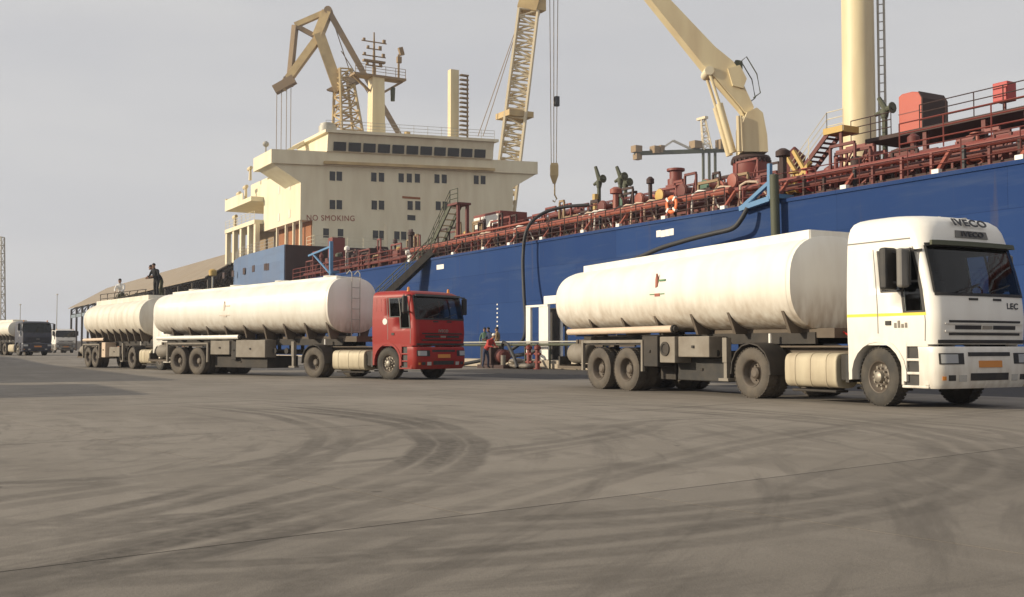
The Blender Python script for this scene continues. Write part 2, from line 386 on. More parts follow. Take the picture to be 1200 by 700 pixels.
# paving lanes: slabs cast in 7.3 m strips, joints open a centimetre or so
SD = R(99); sdir = Vector((math.cos(SD), math.sin(SD), 0)); snor = Vector((sdir.y, -sdir.x, 0))
p1, p2 = onZ(600, 597), onZ(350, 503)
W = abs((p2 - p1).dot(snor)); LEN = 9.5
org = p1 + sdir * ((onZ(420, 577) - p1).dot(sdir) )
slab = MB().bb(-W / 2 + .009, W / 2 - .009, -LEN / 2 + .007, LEN / 2 - .007, -.06, 0).mesh('pavement_slab', MT['apron'])
for i in range(-3, 9):
    off = ((i * 37) % 10) / 10 * 5 if i not in (0, 1) else 0
    for j in range(-4, 6):
        c = org - snor * (W * (i + .5)) + sdir * (LEN * (j + .5) + off)
        cs = [c + snor * (a * W / 2) + sdir * (b * LEN / 2) for a in (-1, 1) for b in (-1, 1)]
        if max(p.y for p in cs) > 28.3 or min(p.y for p in cs) < -26 or min(p.x for p in cs) < -66: continue
        o = place('pavement_slab', slab, gr, c); tn = (.87 if i < 0 else 1.0) * random.uniform(.96, 1.04); o.color = (tn, tn, tn, 1); o.rotation_euler = (0, 0, SD - math.pi / 2)
# pier that carries the shed behind the stern, and the far quay across the dock
MB().bb(-3000, -131, 30.01, 400, -4, .34).build('pier', MT['apron']); struct(bpy.data.objects['pier'])
MB().bb(-130.9, 900, 68, 700, -4, .3).build('far_quay', MT['apron']); struct(bpy.data.objects['far_quay'])
MB().bb(-131, 140, 29.4, 30, -5, .0 + .05).build('quay_wall', MT['concrete']); struct(bpy.data.objects['quay_wall'])
# dock water
wm = bpy.data.materials.new('water'); wm.use_nodes = True; b = wm.node_tree.nodes['Principled BSDF']
b.inputs['Base Color'].default_value = (.02, .04, .05, 1); b.inputs['Roughness'].default_value = .08
nn = wm.node_tree.nodes.new('ShaderNodeTexNoise'); nn.inputs['Scale'].default_value = 900; bp = wm.node_tree.nodes.new('ShaderNodeBump'); bp.inputs['Strength'].default_value = .3
wm.node_tree.links.new(nn.outputs[0], bp.inputs['Height']); wm.node_tree.links.new(bp.outputs[0], b.inputs['Normal'])
wo = struct(MB().add([(-140, 29.5, -2.2), (900, 29.5, -2.2), (900, 690, -2.2), (-140, 690, -2.2)], [(0, 1, 2, 3)]).build('water', wm))
# kerb sections along the quay edge
ke = thing('quay_kerb', 'low pale concrete kerb running along the quay edge beside the blue hull', 'kerb', (-50, 29.2, 0))
struct(MB().add([(-64, -20, -.002), (9, -20, -.002), (9, 28, -.002), (-64, 28, -.002)], [(0, 1, 2, 3)]).build('joint_sealant', MT['chassis_dark']))
km = MB().bb(-3.97, 3.97, -.75, .75, 0, .42).mesh('kerb_section', MT['concrete'])
for i in range(14):
    place('kerb_section', km, ke, (-52 + i * 8, 0, 0), 0, .04)

# ================================================================== trucks
class Shell:
    """cab-like body: horizontal sections with rounded front corners.  keys: (z, front x, rear x, half width, corner radius)"""
    def __init__(s, keys, bulge=.05): s.k = keys; s.b = bulge
    def par(s, z):
        k = s.k
        if z <= k[0][0]: return k[0][1:]
        for a, b in zip(k, k[1:]):
            if z <= b[0]:
                t = (z - a[0]) / (b[0] - a[0]); return tuple(a[i] + (b[i] - a[i]) * t for i in range(1, 5))
        return k[-1][1:]
    def pt(s, u, z, off=0):
        xf, xr, hw, r = s.par(z); sg = 1 if u >= 0 else -1; a = abs(u)
        if a <= 1:
            y = a * (hw - r); x = xf + s.b * (1 - a * a); n = Vector((1, .08 * a, 0))
        elif a <= 2:
            t = (a - 1) * math.pi / 2; x = xf - r + r * math.cos(t); y = hw - r + r * math.sin(t); n = Vector((math.cos(t), math.sin(t), 0))
        else:
            x = (xf - r) + (xr - xf + r) * (a - 2); y = hw; n = Vector((0, 1, 0))
        n.normalize(); p = Vector((x + n.x * off, (y + n.y * off) * sg, z)); return p
    def u_at(s, x, z, sg):
        xf, xr, hw, r = s.par(z); return sg * (2 + (x - xf + r) / (xr - xf + r))
    def patch(s, us, zs, o0, o1, m=None, mi=0):
        m = m or MB()
        A = [[s.pt(u, z, o1) for u in us] for z in zs]; B = [[s.pt(u, z, o0) for u in us] for z in zs]
        nu, nz = len(us), len(zs); vs = [p for r in A for p in r] + [p for r in B for p in r]; fs = []
        I = lambda i, j, k=0: k * nu * nz + i * nu + j
        for i in range(nz - 1):
            for j in range(nu - 1):
                fs.append((I(i, j), I(i, j + 1), I(i + 1, j + 1), I(i + 1, j))); fs.append((I(i, j, 1), I(i + 1, j, 1), I(i + 1, j + 1, 1), I(i, j + 1, 1)))
        for i in range(nz - 1):
            for j in (0, nu - 1): fs.append((I(i, j), I(i + 1, j), I(i + 1, j, 1), I(i, j, 1)))
        for j in range(nu - 1):
            for i in (0, nz - 1): fs.append((I(i, j), I(i, j + 1), I(i, j + 1, 1), I(i, j, 1)))
        return m.add(vs, fs, mi)
def lin(a, b, n): return [a + (b - a) * i / (n - 1) for i in range(n)]

TYRE_R = .54
def tyre_mesh(name, wdt, mt):
    m = MB(); h = wdt / 2
    m.lathe([(-h * .80, .30), (-h * .98, .36), (-h, .44), (-h * .9, .50), (-h * .72, TYRE_R - .008), (-h * .3, TYRE_R), (h * .3, TYRE_R), (h * .72, TYRE_R - .008), (h * .9, .50), (h, .44), (h * .98, .36), (h * .80, .30)], (0, 0, 0), (0, 1, 0), 36, 0, False)
    for gx in (-.45, 0, .45):       # tread grooves
        pass
    # tread blocks
    for k in range(40):
        t = 2 * math.pi * k / 40; q = Matrix.Rotation(-t, 3, 'Y')
        for yy in (-h * .52, h * .52):
            m.box(q @ Vector((TYRE_R - .001, 0, 0)) + Vector((0, yy, 0)), (.016, h * .62, .052), q)
    return m.mesh(name, mt, 40)
TY = {k: tyre_mesh('tyre', .30, MT[k]) for k in ('rubber', 'dusty_rubber')}
def rim_front():      # outward = -y
    m = MB(); m.lathe([(.10, .302), (-.125, .302), (-.115, .285), (-.08, .27), (-.045, .235), (-.06, .18), (-.075, .165), (-.075, .02)], (0, 0, 0), (0, 1, 0), 30, 0)
    return m.mesh('rim', MT['rim_grey'], 35)
def hub_front():
    m = MB(); m.lathe([(-.06, .115), (-.15, .10), (-.175, .06), (-.18, .01)], (0, 0, 0), (0, 1, 0), 20, 0)
    for k in range(10):
        t = 2 * math.pi * k / 10; m.cyl((.165 * math.cos(t), -.055, .165 * math.sin(t)), (.165 * math.cos(t), -.12, .165 * math.sin(t)), .022, .018, 6)
        m.lathe([(-.045, .026), (-.064, .026)], (.215 * math.cos(t + .3), 0, .215 * math.sin(t + .3)), (0, 1, 0), 8)
    return m.mesh('hub', MT['hub_bright'], 40)
def rim_rear():       # deep dish of a twin wheel
    m = MB(); m.lathe([(.10, .302), (-.135, .302), (-.125, .285), (-.10, .268), (.03, .24), (.06, .20), (.06, .13), (-.03, .12), (-.06, .08), (-.06, .01)], (0, 0, 0), (0, 1, 0), 30, 0)
    for k in range(10):
        t = 2 * math.pi * k / 10; m.cyl((.165 * math.cos(t), .062, .165 * math.sin(t)), (.165 * math.cos(t), .02, .165 * math.sin(t)), .02, .016, 6)
    return m.mesh('rim', MT['rim_grey'], 35)
RF, HF, RR = rim_front(), hub_front(), rim_rear()
def wheel(parent, x, y, side, kind, tm='rubber', steer=0, twin=False, z=0):
    o = wheelgroup('wheel', parent, (x, y * side, TYRE_R + z), (0 if side < 0 else math.pi) + steer)
    place('tyre', TY[tm], o)
    if kind == 'front': place('rim', RF, o); place('hub', HF, o)
    else: place('rim', RR, o)
    if twin: place('tyre', TY[tm], o, (0, .34, 0))
    return o

def text_mesh(body, size, mt, depth=.004, bold=0):
    cu = bpy.data.curves.new('lettering', 'FONT'); cu.body = body; cu.size = size; cu.extrude = depth; cu.align_x = 'CENTER'; cu.align_y = 'CENTER'; cu.offset = bold; cu.space_character = 1.12
    o = bpy.data.objects.new('lettering', cu); COL.objects.link(o); dg = bpy.context.evaluated_depsgraph_get()
    me = bpy.data.meshes.new_from_object(o.evaluated_get(dg)); bpy.data.objects.remove(o); bpy.data.curves.remove(cu)
    me.materials.clear(); me.materials.append(mt); me.name = 'lettering'; return me
def put_text(name, me, parent, loc, xdir, zdir, sx=1, sz=1):
    x = Vector(xdir).normalized(); z = Vector(zdir); z = (z - x * z.dot(x)).normalized(); y = x.cross(z)
    o = place(name, me, parent)
    M = Matrix((( x.x, z.x, y.x, 0), (x.y, z.y, y.y, 0), (x.z, z.z, y.z, 0), (0, 0, 0, 1)))
    o.matrix_basis = Matrix.Translation(Vector(loc)) @ M @ Matrix.Diagonal((sx, sz, 1, 1)); return o

def cab(T, P):
    """tractor cab; local x forward, -y towards the quay road"""
    body = MT[P['paint']]; top = P['top']; hi = P['high']
    if hi:
        K = [(1.14, 1.34, -.70, 1.235, .20), (1.6, 1.37, -.70, 1.25, .20), (2.03, 1.33, -.70, 1.25, .21), (2.5, 1.22, -.70, 1.235, .22), (2.92, 1.10, -.70, 1.215, .24), (3.06, 1.08, -.70, 1.205, .28),
             (3.22, 1.05, -.69, 1.185, .33), (3.34, 1.0, -.67, 1.155, .38), (3.43, .90, -.64, 1.09, .43), (3.49, .68, -.60, .97, .45), (3.53, .38, -.52, .80, .42), (3.54, .15, -.45, .60, .36)]
        zt = 2.90
    else:
        K = [(1.14, 1.34, -.70, 1.235, .16), (1.6, 1.37, -.70, 1.25, .16), (2.03, 1.33, -.70, 1.25, .16), (2.5, 1.24, -.70, 1.235, .17), (2.80, 1.16, -.70, 1.215, .19), (2.88, 1.11, -.69, 1.19, .24),
             (2.95, .98, -.66, 1.13, .30), (2.99, .75, -.6, 1.0, .34), (3.01, .4, -.5, .8, .34)]
        zt = 2.78
    S = Shell(K)
    WS = [2.05, zt]                                # windscreen
    SW = (2.12, zt - .06)                          # side window heights
    dip = 1.74
    ux = lambda x, sg: S.u_at(x, 2.2, sg)
    # window openings along the side (x from front to rear)
    xw0, xw1, xdip = .98, .16, .62
    def us_side(sg):
        return [ux(1.02, sg) if 0 else 2.0 * sg, ux(xw0, sg), ux(xdip, sg), ux(xw1, sg), ux(-.2, sg), ux(-.5, sg), 3.0 * sg]
    corner = [1.0, 1.25, 1.5, 1.75]; front = [-.95, -.6, -.3, 0, .3, .6, .95]
    us = sorted(set([u for u in us_side(-1)] + [-c for c in corner] + front + corner + us_side(1)))
    zs = sorted(set([k[0] for k in K] + [1.36, dip, WS[0], SW[0], SW[1], zt, 2.3, 2.65]))
    zs = [z for z in zs if z <= K[-1][0]]
    A = [[S.pt(u, z) for u in us] for z in zs]; nu = len(us); m = MB(); vs = [p for r in A for p in r]; fs = []; gws = []; gsd = []
    UW = 1.5
    for i in range(len(zs) - 1):
        zc = (zs[i] + zs[i + 1]) / 2
        for j in range(nu - 1):
            uc = (us[j] + us[j + 1]) / 2; f = (i * nu + j, i * nu + j + 1, (i + 1) * nu + j + 1, (i + 1) * nu + j)
            if abs(uc) < UW and WS[0] < zc < WS[1]: gws.append(f); continue
            if abs(uc) > 2:
                sg = 1 if uc > 0 else -1; lo, mid, hi_ = sorted((abs(ux(xw0, sg)), abs(ux(xdip, sg)), abs(ux(xw1, sg))))
                if lo < abs(uc) < hi_ and SW[0] < zc < SW[1]: gsd.append(f); continue
                if lo < abs(uc) < mid and dip < zc < SW[0]: gsd.append(f); continue
            fs.append(f)
    n = len(zs)
    for i in range(n - 1): fs.append((i * nu, (i + 1) * nu, (i + 1) * nu + nu - 1, i * nu + nu - 1))     # rear wall
    fs.append(tuple((n - 1) * nu + j for j in range(nu))); fs.append(tuple(j for j in range(nu - 1, -1, -1)))
    m.add(vs, fs); cb = m.build('cab', body, T, 32)
    md = cb.modifiers.new('shell', 'SOLIDIFY'); md.thickness = .035; md.offset = -1; cb.data.materials.append(MT['interior']); md.material_offset = 1; md.material_offset_rim = 0
    for gf, nm in ((gws, 'windscreen'), (gsd, 'side_window')):
        for sg in ((0,) if nm == 'windscreen' else (-1, 1)):
            mm = MB(); sel = [f for f in gf if sg == 0 or sg * vs[f[0]].y > 0]
            mm.add(vs, sel); me = mm.mesh(nm, MT['glass'], 30); o = place(nm, me, cb)
            bmm = bmesh.new(); bmm.from_mesh(me); bmesh.ops.delete(bmm, geom=[v for v in bmm.verts if not v.link_faces], context='VERTS'); bmm.to_mesh(me); bmm.free()
    # black seals
    q = MB()
    for z0, z1 in ((WS[0] - .05, WS[0] + .005), (WS[1] - .01, WS[1] + .05)): S.patch(lin(-1.52, 1.52, 15), [z0, z1], -.02, .012, q)
    for sg in (-1, 1): S.patch([1.46 * sg, 1.56 * sg], lin(WS[0], WS[1], 5), -.02, .012, q)
    q.build('windscreen_seal', MT['black_plastic'], cb, 30)
    for sg in (-1, 1):
        q = MB(); a, b_, c = ux(xw0, sg), ux(xdip, sg), ux(xw1, sg); e = .03 * sg
        S.patch([a - e, c + e], [SW[1], SW[1] + .03], -.02, .01, q); S.patch([b_, c + e], [SW[0] - .03, SW[0]], -.02, .01, q)
        S.patch([a - e, b_ + e], [dip - .03, dip], -.02, .01, q); S.patch([a - e, a], lin(dip, SW[1], 4), -.02, .01, q); S.patch([c, c + e], lin(SW[0], SW[1], 4), -.02, .01, q)
        S.patch([b_, b_ + e], [dip, SW[0]], -.02, .01, q); S.patch([b_ - e * .4, b_ + e * .4], lin(SW[0], SW[1], 4), -.02, .01, q)
        q.build('window_seal', MT['black_plastic'], cb)
        # door: seam strips and handle
        q = MB(); S.patch([ux(1.03, sg), ux(1.01, sg)], lin(1.2, zt, 6), -.01, .003, q); S.patch([ux(.02, sg), ux(0, sg)], lin(1.34, zt, 6), -.01, .003, q)
        q.build('door_seam', MT['grey_plastic'], cb)
        S.patch([ux(.30, sg), ux(.18, sg)], [1.49, 1.57], -.01, .018).build('door_handle', MT['black_plastic'], cb)
    # inside: dashboard, seats, wheel, rear trim
    q = MB(); q.bb(.85, 1.22, -1.1, 1.1, 1.5, 2.02); q.build('dashboard', MT['interior'], cb, None, .05)
    for y in (-.62, .62):
        q = MB(); q.bb(-.15, .38, y - .26, y + .26, 1.55, 1.72); q.box((-.2, y, 2.02), (.14, .5, .72)); q.box((-.2, y, 2.47), (.1, .28, .2)); q.build('seat', MT['seat'], cb, None, .05)
    q = MB(); q.bb(-.655, -.62, -1.16, 1.16, 1.2, 2.8); q.build('rear_trim', MT['interior'], cb)
    q = MB().tube([(.68 + .07 * math.sin(t) * 1, .62 + .22 * math.cos(t), 2.02 + .21 * math.sin(t)) for t in lin(0, 2 * math.pi, 17)], .016, 6); q.build('steering_wheel', MT['black_plastic'], cb)
    # front: panel line, slots, grille
    q = MB(); S.patch([-.42, -.2], [1.925, 1.965], -.01, .012, q); q.build('air_slot', MT['black_plastic'], cb)
    q = MB(); S.patch([.2, .42], [1.925, 1.965], -.01, .012, q); q.build('air_slot', MT['black_plastic'], cb)
    q = MB(); S.patch(lin(-1.45, 1.45, 13), [1.155, 1.22], -.02, .016, q); q.build('lower_band', MT['black_plastic'], cb, 30)
    for z0, z1, a in ((1.525, 1.565, .92), (1.405, 1.475, .0), (1.30, 1.345, .92)):
        if a: S.patch(lin(-a, a, 9), [z0, z1], -.02, .012).build('grille_slat', MT['black_plastic'], cb, 30)
        else:
            for k in (-1, 1): S.patch(lin(.16 * k, .78 * k, 5), [z0, z1], -.02, .012).build('grille_slat', MT['black_plastic'], cb, 30)
    S.patch(lin(-.12, .12, 3), [1.41, 1.47], -.01, .02).build('badge', MT['hub_bright'], cb)
    S.patch(lin(-1.05, 1.05, 9), [1.50, 1.515], -.02, .022).build('trim_strip', body, cb)
    S.patch(lin(-1.05, 1.05, 9), [1.36, 1.385], -.02, .022).build('trim_strip', body, cb)
    # wipers
    for y in (-.75, .1):
        MB().beam((1.40, y, 2.07), (1.36, y + .62, 2.22), .018, .02).build('wiper', MT['black_plastic'], cb)
    # bumper with lamps
    BS = Shell([(.36, 1.34, .50, 1.20, .22), (.46, 1.40, .50, 1.235, .22), (.75, 1.42, .50, 1.25, .22), (1.04, 1.40, .50, 1.25, .22), (1.10, 1.37, .50, 1.24, .22)])
    bu = BS.patch([-2.35, -2.1, -2, -1.75, -1.5, -1.25, -1, -.6, -.2, .2, .6, 1, 1.25, 1.5, 1.75, 2, 2.1, 2.35], [.36, .46, .75, .98, 1.04, 1.10], -.12, 0).build('bumper', body if P.get('bumper') is None else MT[P['bumper']], T, 40)
    for sg in (-1, 1):
        o = BS.patch(lin(.66 * sg, 1.55 * sg, 8), [.79, .985], -.02, .008).build('headlight', MT['black_plastic'], bu, 30)
        BS.patch(lin(.80 * sg, 1.45 * sg, 7), [.81, .965], .0, .014).build('headlight_lens', MT['reflector'], bu, 30)
        BS.patch(lin(.86 * sg, 1.05 * sg, 3), [.50, .60], -.02, .008).build('fog_lamp', MT['black_plastic'], bu)
        BS.patch(lin(.60 * sg, .78 * sg, 3), [.485, .60], -.02, .008).build('fog_lamp', MT['reflector'], bu)
        BS.patch(lin(1.2 * sg, 1.4 * sg, 3), [.51, .58], -.02, .008).build('marker_lamp', MT['lamp_amber'], bu)
    BS.patch(lin(-.55, .55, 5), [.93, 1.0], -.02, .008).build('bumper_grille', MT['black_plastic'], bu)
    BS.patch(lin(-.5, .5, 5), [.50, .63], -.02, .008).build('bumper_grille', MT['black_plastic'], bu)
    BS.patch(lin(-.3, .3, 3), [.73, .85], -.01, .016).build('number_plate', MT['plate_orange'], bu)
    # steps and front wheel arch
    for sg in (-1, 1):
        q = MB(); q.bb(.60, 1.08, sg * .86, sg * 1.19, .40, 1.14); q.build('step_well', MT['black_plastic'], T)
        q = MB()
        for z in (.36, .60, .84, 1.10): q.bb(.56, 1.14, sg * .95, sg * 1.235, z, z + (.05 if z < 1 else .045))
        q.bb(1.06, 1.15, sg * 1.0, sg * 1.237, .41, 1.10); q.bb(.55, .61, sg * 1.0, sg * 1.237, .41, 1.10)
        q.build('step', body, T, None, .015)
        q = MB(); rr = []
        for k in range(13):
            t = R(-8 + 196 * k / 12); rr.append([Vector((rad * math.cos(t) * 1.0, sg * yy, TYRE_R + .03 + rad * math.sin(t) * 1.02)) for rad, yy in ((.60, 1.252), (.68, 1.252), (.68, .85), (.60, .85))])
        q.rings(rr, True); q.build('wheel_arch', body, T, 30)
        q = MB()
        poly = [(.62 * math.cos(R(a)), TYRE_R + .03 + .64 * math.sin(R(a))) for a in range(180, -1, -12)]
        q.prism([(-.66, 1.16)] + [(x, z) for x, z in poly if z > .5 and z < 1.16][:0] + [], 0, 0) if 0 else None
        # skirt between arch and cab floor
        arcp = [(.67 * math.cos(R(a)), TYRE_R + .03 + .68 * math.sin(R(a))) for a in lin(5, 175, 18)]
        q.prism([(.68, 1.19), (-.69, 1.19), (-.69, .62)] + [(x, z) for x, z in reversed(arcp) if z < 1.18], sg * 1.0, sg * 1.238)
        q.build('cab_skirt', body, T)
        MB().bb(-.78, -.70, sg * .8, sg * 1.22, .42, .95).build('mud_flap', MT['black_plastic'], T)
    # mirrors
    for sg in (-1, 1):
        mx_ = .52 if hi else 1.06; mo = MB(); mo.box((mx_, sg * 1.50, 2.50), (.16, .32, .76) if hi else (.12, .2, .58))
        o = mo.build('mirror', MT['black_plastic'], cb, None, .045)
        MB().box((mx_ - (.084 if hi else .064), sg * 1.50, 2.50), (.008, .25, .64) if hi else (.008, .15, .5)).build('mirror_face', MT['mirror_glass'], cb)
        if hi: MB().box((.80, sg * 1.44, 2.50), (.14, .22, .70)).build('mirror', MT['grey_plastic'], cb, None, .045)
        q = MB()
        for z in (2.25, 2.80): q.beam((mx_ + .06, sg * 1.46, z), (1.02, sg * 1.20, z + .02), .04)
        q.cyl((.90, sg * 1.37, 2.2), (.90, sg * 1.37, 2.86), .016, None, 6); q.build('mirror_arm', MT['black_plastic'], cb)
    if hi:
        # sun visor, roof sign and lettering
        S.patch(lin(-1.3, 1.3, 13), [2.905, 2.99], .03, .12).build('sun_visor', MT['olive'], cb, 30)
        zc = 3.21; pr = S.pt(0, zc); sl = (S.pt(0, 3.30) - S.pt(0, 3.12)).normalized()
        a = S.pt(0, 3.335); put_text('lettering', text_mesh('IVECO', .22, MT['lettering'], .006, .006), cb, a + Vector((.035, .0, .012)), (0, 1, 0), S.pt(0, 3.40) - S.pt(0, 3.26), 1.35, 1.0)
        S.patch(lin(-.48, .48, 5), [3.07, 3.20], -.01, .022).build('roof_sign', MT['grey_plastic'], cb, 30)
        a = S.pt(0, 3.135); put_text('lettering', text_mesh('IVECO', .15, MT['lettering'], .004, .004), cb, a + Vector((.034, 0, 0)), (0, 1, 0), S.pt(0, 3.2) - S.pt(0, 3.07), 1.3, .85)
        S.patch([-2.02, -2.4, -3.0], [1.655, 1.71], -.005, .003).build('stripe', MT['yellow_stripe'], cb)
        S.patch([2.02, 2.4, 3.0], [1.655, 1.71], -.005, .003).build('stripe', MT['yellow_stripe'], cb)
        S.patch([-2.02, -2.4, -3.0], [3.035, 3.06], -.005, .005).build('roof_seam', MT['grey_plastic'], cb)
        put_text('lettering', text_mesh('LEC', .15, MT['lettering'], .002, .004), cb, S.pt(.72, 1.83, .012), (0, 1, 0), (0, 0, 1), 1.2, 1)
        for k, (a_, h_) in enumerate(((.42, .09), (.50, .13), (.58, .07), (.66, .09))): MB().bb(a_, a_ + .05, -1.256, -1.245, 1.44, 1.44 + h_).build('door_mark', MT['box_grey'], cb)
        MB().lathe([(0, .05), (.03, .06), (.07, .04), (.085, .01)], (-.55, -.75, 3.44), (0, 0, 1), 10).build('roof_beacon', MT['reflector'], cb, 40)
        q = MB(); q.cyl((.35, .1, 3.49), (.35, .1, 3.56), .05, .03, 8); q.cyl((.35, .45, 3.49), (.35, .85, 3.53), .05, .05, 8); q.build('air_horn', MT['galv'], cb, 40)
    else:
        S.patch(lin(-1.3, 1.3, 13), [2.79, 2.86], .03, .10).build('sun_visor', MT['black_plastic'], cb, 30)
        for y in (-1.0, 1.0):
            MB().lathe([(0, .06), (.03, .06), (.05, .045), (.13, .045), (.16, .02)], (.75, y, 2.95), (0, 0, 1), 10).build('roof_beacon', MT['lamp_amber'], cb, 40)
        if P.get('emblem'):
            MB().lathe([(0, .11), (.006, .10)], (-.10, -1.252, 1.95), (0, -1, 0), 18).build('door_emblem', MT['white_gear'], cb)
            put_text('lettering', text_mesh('IVECO', .13, MT['hub_bright'], .003, .004), cb, S.pt(0, 1.63, .012), (0, 1, 0), (0, 0, 1), 1.2, 1)
            q = MB(); S.patch([S.u_at(-.28, 2.4, -1), S.u_at(-.31, 2.4, -1)], [2.3, 2.72], -.005, .006, q); S.patch([S.u_at(-.50, 2.4, -1), S.u_at(-.53, 2.4, -1)], [2.3, 2.72], -.005, .006, q); q.build('panel_rib', MT[P['paint']], cb)

def tractor(T, P):
    cab(T, P); D = P['drive']
    for sg in (-1, 1):
        MB().bb(D - 1.0, 1.0, sg * .36, sg * .44, .82, 1.08).build('chassis_rail', MT['chassis_dust'], T)
        wheel(T, 0, 1.05, sg, 'front', P['ftyre'], P.get('steer', 0)); wheel(T, D, 1.05, sg, 'rear', P['rtyre'], 0, True)
        q = MB(); rr = []
        for k in range(9):
            t = R(-5 + 190 * k / 8); rr.append([Vector((D + rad * math.cos(t), sg * yy, TYRE_R + .02 + rad * math.sin(t))) for rad, yy in ((.60, 1.22), (.63, 1.22), (.63, .62), (.60, .62))])
        q.rings(rr, True); q.build('rear_mudguard', MT['chassis_dark'], T, 30)
        ft = [(-1.05, .30), (-1.0, .27)]
        q = MB(); prof = []
        for k in range(20):
            t = 2 * math.pi * k / 20; c, s_ = math.cos(t), math.sin(t)
            prof.append((sg * (.90 + .30 * math.copysign(abs(c) ** .5, c)), .635 + .345 * math.copysign(abs(s_) ** .5, s_)))
        f0, f1 = P['fuel']
        q.rings([[Vector((x, y * 1, z)) for y, z in prof] for x in (f0, f1)], True); ft = q.build('fuel_tank', MT['fuel_tank'], T, 40, .02)
        for x in lin(f0 + .28, f1 - .28, 3):
            MB().rings([[Vector((x + e, sg * (.90 + (abs(y) - .90) * 1.03), .635 + (z - .635) * 1.03)) for y, z in prof] for e in (-.025, .025)], True).build('strap', MT['fuel_tank'], ft, 40)
        q = MB(); q.bb(f0 + .1, f1 - .1, sg * .75, sg * 1.1, .20, .25); q.bb(f1 + .03, -.78, sg * .55, sg * 1.1, .45, .95); q.build('battery_box', MT['chassis_dark'], T, None, .02)
    q = MB(); q.bb(D - .55, D + .45, -.48, .48, 1.08, 1.16); q.lathe([(0, .46), (.07, .46), (.09, .40)], (D + .1, 0, 1.16), (0, 0, 1), 20); q.build('fifth_wheel', MT['chassis_dark'], T, 40)
    q = MB(); q.cyl((D, -.9, TYRE_R), (D, .9, TYRE_R), .10, None, 10); q.lathe([(-.22, .08), (-.12, .2), (.12, .2), (.22, .08)], (D, 0, TYRE_R), (0, 1, 0), 14); q.build('axle', MT['chassis_dark'], T, 40)
    MB().cyl((0, -.9, TYRE_R), (0, .9, TYRE_R), .07, None, 8).build('axle', MT['chassis_dark'], T)
    q = MB(); q.bb(-.9, -.3, -.45, .45, .5, 1.12); q.bb(-.3, .9, -.4, .4, .42, 1.1); q.build('engine', MT['chassis_dark'], T, None, .05)
    q = MB(); q.bb(D - .9, -.75, -.62, .62, 1.085, 1.12); q.build('deck_plate', MT['chassis_dust'], T)
    q = MB()
    for y in (-.5, -.25, .1): q.tube([(-.72, y, 1.7), (-1.0, y, 1.35), (-1.3, y * .8, 1.25), (-1.7, y * .6, 1.4)], .018, 6)
    q.build('air_line', MT['lamp_red'] if P['high'] else MT['chassis_dark'], T)
    q = MB(); q.cyl((D + .18, -.8, 1.18), (D + .18, -.8, 1.38), .035, None, 8); q.build('marker_post', MT['white_gear'], T)

